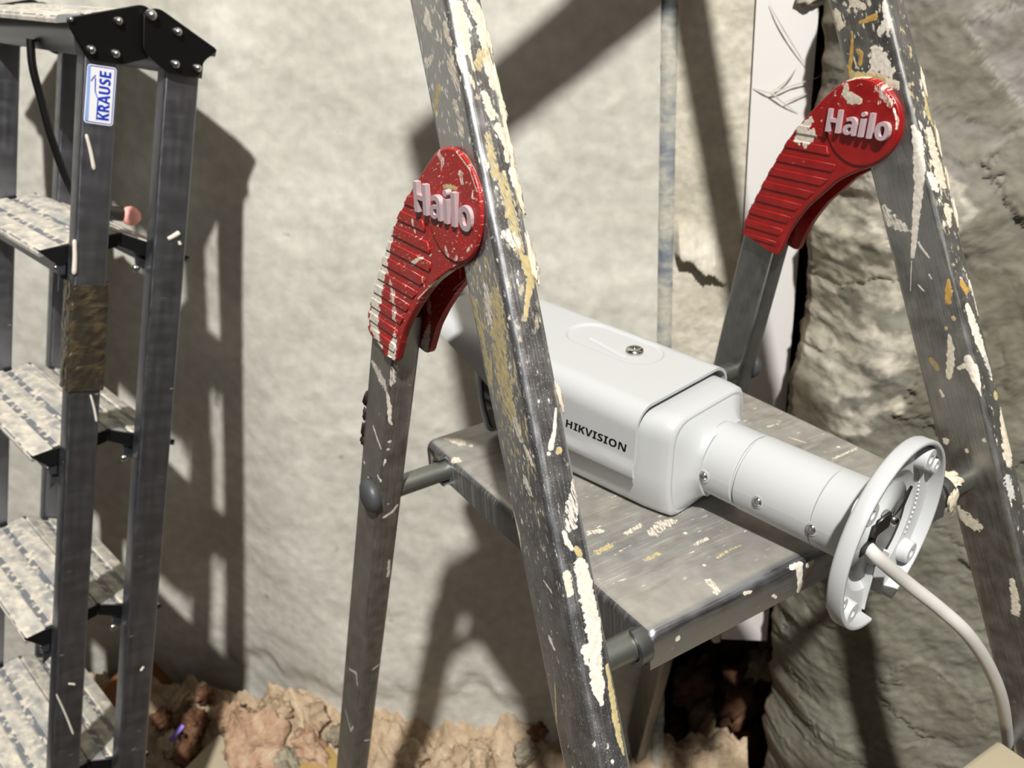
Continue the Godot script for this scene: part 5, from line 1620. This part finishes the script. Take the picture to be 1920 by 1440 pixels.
func foot(root: Node3D, piece: Callable) -> void:
	var R := 0.0525
	var thick := 0.0026
	var s := Shape.new()
	# rim wall, cut open where the cable channel leaves it
	var gap0 := -PI / 2 - 0.30   # angle measured from +z towards +y
	var gap1 := -PI / 2 + 0.14
	var n := 120
	var a0 := gap1
	var a1 := gap0 + TAU
	var prof := [Vector2(R - 0.0018, -0.0088), Vector2(R - 0.0005, -0.0082), Vector2(R, -0.0070), Vector2(R, -0.0006), Vector2(R - 0.0005, 0.0), Vector2(R - thick + 0.0004, 0.0), Vector2(R - thick, -0.0005), Vector2(R - thick - 0.0008, -0.0064)]
	for i in n:
		var p := lerpf(a0, a1, float(i) / n)
		var q := lerpf(a0, a1, float(i + 1) / n)
		for k in prof.size() - 1:
			var A: Vector2 = prof[k]
			var B: Vector2 = prof[k + 1]
			s.quad(Vector3(A.y, sin(p) * A.x, cos(p) * A.x), Vector3(A.y, sin(q) * A.x, cos(q) * A.x), Vector3(B.y, sin(q) * B.x, cos(q) * B.x), Vector3(B.y, sin(p) * B.x, cos(p) * B.x), Vector2(), Vector2(), Vector2(), Vector2(), 0)
	for p in [a0, a1]:
		for k in range(1, prof.size() - 1):
			var A: Vector2 = prof[0]
			var B: Vector2 = prof[k]
			var C: Vector2 = prof[k + 1]
			s.tri(Vector3(A.y, sin(p) * A.x, cos(p) * A.x), Vector3(B.y, sin(p) * B.x, cos(p) * B.x), Vector3(C.y, sin(p) * C.x, cos(p) * C.x), Vector2(), Vector2(), Vector2(), 1 if p == a0 else 2)
	var rim: MeshInstance3D = piece.call("mounting_foot", s.fix(), M.white, root, "round white mounting foot seen from its open side")
	# dish: floor of the foot with the bore of the arm in its middle and a channel towards the gap
	var d := Shape.new()
	var rows := [[R - thick - 0.0005, -0.0064], [0.040, -0.0068], [0.034, -0.0075], [0.0300, -0.0110], [0.0265, -0.0122], [0.0215, -0.0126], [0.0195, -0.0165], [0.0190, -0.032]]
	for i in n:
		var p := TAU * i / n
		var q := TAU * (i + 1) / n
		for k in rows.size() - 1:
			var c := []
			for e in [[p, k], [q, k], [q, k + 1], [p, k + 1]]:
				var rr: float = rows[e[1]][0]
				var y := sin(e[0]) * rr
				var z: float = cos(e[0]) * rr
				c.append(Vector3(rows[e[1]][1], y, z))
			var my: float = (c[0].y + c[2].y) * 0.5
			var mz: float = (c[0].z + c[2].z) * 0.5
			if k < 5 and my < -0.012 and absf(mz + 0.0035) < 0.0085:
				continue
			d.quad(c[0], c[1], c[2], c[3], Vector2(), Vector2(), Vector2(), Vector2(), k / 2)
	piece.call("dish", d.flip(), M.white_plastic, rim)
	var bore := lathe([Vector2(0, -0.0335), Vector2(0.0192, -0.0335), Vector2(0.0192, -0.032), Vector2(0, -0.032)], Vector3.ZERO, Vector3(1, 0, 0), 32, [1, 2])
	piece.call("bore_floor", bore, mat(Color(0.10, 0.10, 0.11), 0.7), rim)
	# walls of the channel
	for sd in [-0.0125, 0.0050]:
		piece.call("channel_wall", extrude(rect(-0.0470, -0.0125, -0.0190, -0.0050), Vector3(0, 0, sd), Vector3(0, 1, 0), Vector3(1, 0, 0), Vector3(0, 0, 1), 0.0016), M.white_plastic, rim)
	piece.call("channel_floor", extrude(rect(-0.0475, -0.0140, -0.0190, -0.0125), Vector3(0, 0, -0.0120), Vector3(0, 1, 0), Vector3(1, 0, 0), Vector3(0, 0, 1), 0.0176), mat(Color(0.10, 0.10, 0.11), 0.6), rim)
	# screw bosses with holes
	for b in [[0.0338, -0.0270, 0.0062, 0.0025, -0.0012], [0.0235, -0.0405, 0.0045, 0.0018, -0.0018], [0.0300, 0.0330, 0.0064, 0.0025, -0.0012], [-0.0290, -0.0325, 0.0064, 0.0025, -0.0012], [-0.0318, 0.0310, 0.0060, 0.0022, -0.0012], [-0.0200, 0.0425, 0.0045, 0.0018, -0.0020]]:
		piece.call("screw_boss", lathe([Vector2(b[3], -0.0080), Vector2(b[3], b[4]), Vector2(b[2] - 0.0006, b[4]), Vector2(b[2], b[4] - 0.0006), Vector2(b[2] + 0.0006, -0.0090)], Vector3(0, b[0], b[1]), Vector3(1, 0, 0), 28, [1, 2, 3]), M.white_plastic, rim)
	# steel clip and its screw
	var clip := PackedVector2Array([Vector2(0, 0), Vector2(0.010, 0.001), Vector2(0.0125, 0.0045), Vector2(0.0105, 0.0100), Vector2(0.0020, 0.0092)])
	var cl: MeshInstance3D = piece.call("clip", extrude(clip, Vector3(-0.006, 0.0060, 0.0165), Vector3(0.25, 0.25, -0.93).normalized(), Vector3(0, 1, 0.1).normalized(), Vector3(0.95, -0.1, 0.25).normalized(), 0.0016, 0.0003), M.steel_dark, rim, "dark steel clip")
	piece.call("tab", extrude(PackedVector2Array([Vector2(0, 0), Vector2(0.009, 0.004), Vector2(0.012, 0.013), Vector2(0.008, 0.009)]), Vector3(-0.004, 0.0120, 0.0040), Vector3(0.2, 0.2, -0.95).normalized(), Vector3(0, 1, 0), Vector3(1, 0, 0.2).normalized(), 0.0014), M.steel_dark, cl)
	piece.call("tab", extrude(PackedVector2Array([Vector2(0, 0), Vector2(0.012, 0.002), Vector2(0.012, -0.008), Vector2(0.008, -0.010), Vector2(0.007, -0.004), Vector2(0, -0.005)]), Vector3(-0.009, -0.0010, 0.0200), Vector3(0.1, 0.1, -0.98).normalized(), Vector3(0, 1, 0), Vector3(1, 0, 0.1).normalized(), 0.0014), M.black_plastic, cl)
	piece.call("screw", lathe([Vector2(0, 0.0030), Vector2(0.0018, 0.0028), Vector2(0.0030, 0.0016), Vector2(0.0030, 0.0002), Vector2(0.0024, 0), Vector2(0.0024, -0.006), Vector2(0, -0.006)], Vector3(-0.002, 0.0125, 0.0045), Vector3(0.8, 0.1, 0.5), 20, [3, 4]), M.chrome, cl, "small steel screw")
	# tiny raised characters round the dish
	var bumps := Shape.new()
	for k in 16:
		var ang := lerpf(2.45, 3.65, k / 15.0)
		var c := Vector3(-0.0070, sin(ang) * 0.0372, cos(ang) * 0.0372)
		bumps.add(lump(c, Vector3(0.0007, 0, 0), Vector3(0, 0.0010, 0), Vector3(0, 0, 0.0007), 600 + k, 0.5, 0.0, 8))
	var eb: MeshInstance3D = piece.call("embossing", bumps, M.white_plastic, rim)
	eb.set_meta("kind", "stuff")


# ================= rubble at the foot of the wall =================
func rubble() -> void:
	var n1 := noise(500, 9.0, 4)
	var n2 := noise(501, 38.0, 4)
	var n3 := noise(502, 110.0, 3)
	var heap := sheet(steps_between(-0.95, 0.20, 230), steps_between(0.0, 0.30, 90), func(s: float, d: float) -> Vector3:
		var y := maxf(FLOOR_Y + 0.001, -0.750 - 0.70 * d + 0.035 * n1.get_noise_2d(s, d) + 0.018 * n2.get_noise_2d(s, d) + 0.008 * n3.get_noise_2d(s, d) - 0.05 * smoothstep(-0.25, 0.15, s))
		return wall_at(s, y, d - 0.03), 5.0)
	heap.flip()
	var hm := obj("rubble_heap", heap, M.brick_pale)
	hm.set_meta("kind", "stuff")
	tag(hm, "heap of crumbled brick and mortar along the foot of the wall", "rubble")
	var names := ["largest broken red brick chunk, in the rubble left of the front ladder's rear leg",
		"second largest red brick chunk, beside the yellowish board offcut", "small red brick chunk at the edge of the folded ladder's shadow",
		"pale mortar chunk against the wall above the largest brick chunk", "pale mortar chunk against the wall just left of the front ladder's leg",
		"low pale chunk between the beige slab and the largest brick chunk", "grey stone chunk at the picture's bottom edge beside the yellowish board",
		"small grey stone chunk touching the left edge of the front ladder's rear leg", "lit sandy chunk highest in the folded ladder's shadow",
		"lit sandy chunk lowest in the folded ladder's shadow, below the violet foil", "dark brown chunk just right of the violet foil scrap",
		"dark brown chunk between the violet foil and the beige slab", "dark brown chunk against the wall in the folded ladder's shadow",
		"dark brown chunk tucked beside the folded ladder's rear rail", "pale chunk at the bottom edge, left of the front ladder's left rail",
		"grey stone chunk close to the front ladder's left rail", "small dark chunk against the wall next to the front ladder's left rail",
		"pale chunk at the bottom edge just right of the front ladder's rear leg"]
	var i := 0
	for r in RUBBLE:
		i += 1
		var rad: float = r[1]
		var sd := 700 + i
		var rn := noise(sd, 1.0, 1)
		var turn := Basis.from_euler(Vector3(rn.get_noise_1d(3.0) * 2.0, sd * 1.7, rn.get_noise_1d(9.0) * 2.0))
		var s := lump(r[0] - Vector3(0, rad * 0.2, 0), turn.x * rad, turn.y * rad * r[3], turn.z * rad * 0.85, sd, 0.42, 0.70, 44)
		var mats: Array = [M.brick, M.brick_pale, M.brick_grey, M.brick_pale, M.brick_dark]
		tag(obj("rubble_chunk", s, mats[r[2]]), names[i - 1], "rubble", "rubble chunks at the foot of the wall")
	# stones lodged in the hollow of the wall
	var lodged := [[Vector3(0.5527, -0.816, -0.3601), 0.045, "dark stone in the wall hollow beside the rough stone wall's foot"], [Vector3(0.4934, -0.8008, -0.4074), 0.036, "dark stone deep in the wall hollow below the white board"],
		[Vector3(0.5201, -0.895, -0.3861), 0.05, "lowest large dark stone in the wall hollow under the platform"], [Vector3(0.4651, -0.905, -0.4298), 0.032, "dark stone at the left of the wall hollow, next to the plaster edge"],
		[Vector3(0.5742, -0.892, -0.343), 0.04, "lower right stone in the wall hollow against the rough stone wall"], [Vector3(0.573, -0.7537, -0.344), 0.03, "topmost dark stone in the wall hollow by the rough stone wall"]]
	for q in lodged:
		i += 1
		var at: Vector3 = q[0] - WALL_N * 0.035
		var rr: float = q[1]
		tag(obj("rubble_chunk", lump(at, Vector3(rr, 0, 0.2 * rr), Vector3(0.1 * rr, rr * 0.8, 0), WALL_N * rr, 700 + i, 0.4, 0.6, 22), M.brick_dark if i % 3 else M.brick_pale), q[2], "rubble", "stones lodged in the hollow wall")
	# loose things among it
	var put := func(called: String, o: Vector3, size: Vector3, turn: Vector3, m: Material, label: String, cat: String) -> void:
		var b := Basis.from_euler(turn)
		var s := extrude(rounded(rect(-size.x / 2, -size.z / 2, size.x / 2, size.z / 2), 0.002, 2), o, b.x, b.z, b.y, size.y, 0.001, 1.0, Vector2.ZERO, true)
		tag(obj(called, s, m), label, cat)
	put.call("slab_piece", Vector3(-0.126, -0.805, -0.68), Vector3(0.07, 0.012, 0.06), Vector3(0.3, 0.5, 0.1), M.slab, "flat beige slab lying on the rubble beside the folded ladder", "slab")
	put.call("board_offcut", Vector3(-0.003, -0.80, -0.59), Vector3(0.05, 0.008, 0.045), Vector3(0.25, 0.3, -0.1), M.yellow_board, "yellowish board offcut lying behind the front ladder's left rear leg", "board")
	put.call("cardboard_sheet", Vector3(-0.185, -0.80, -0.845), Vector3(0.17, 0.012, 0.15), Vector3(1.05, 0.75, 0.1), M.card, "brown cardboard sheet leaning at the wall behind the folded ladder", "cardboard")
	put.call("plank", Vector3(-0.400, -0.86, -0.86), Vector3(0.10, 0.02, 0.12), Vector3(0.1, 0.5, 0.05), M.plank, "orange wooden plank end at the lower left corner", "plank")
	put.call("foil_scrap", Vector3(-0.159, -0.765, -0.735), Vector3(0.026, 0.002, 0.007), Vector3(0.5, 0.6, 0.5), mat(Color(0.45, 0.36, 0.72), 0.3, 0.4), "violet foil scrap lying on the rubble", "foil")
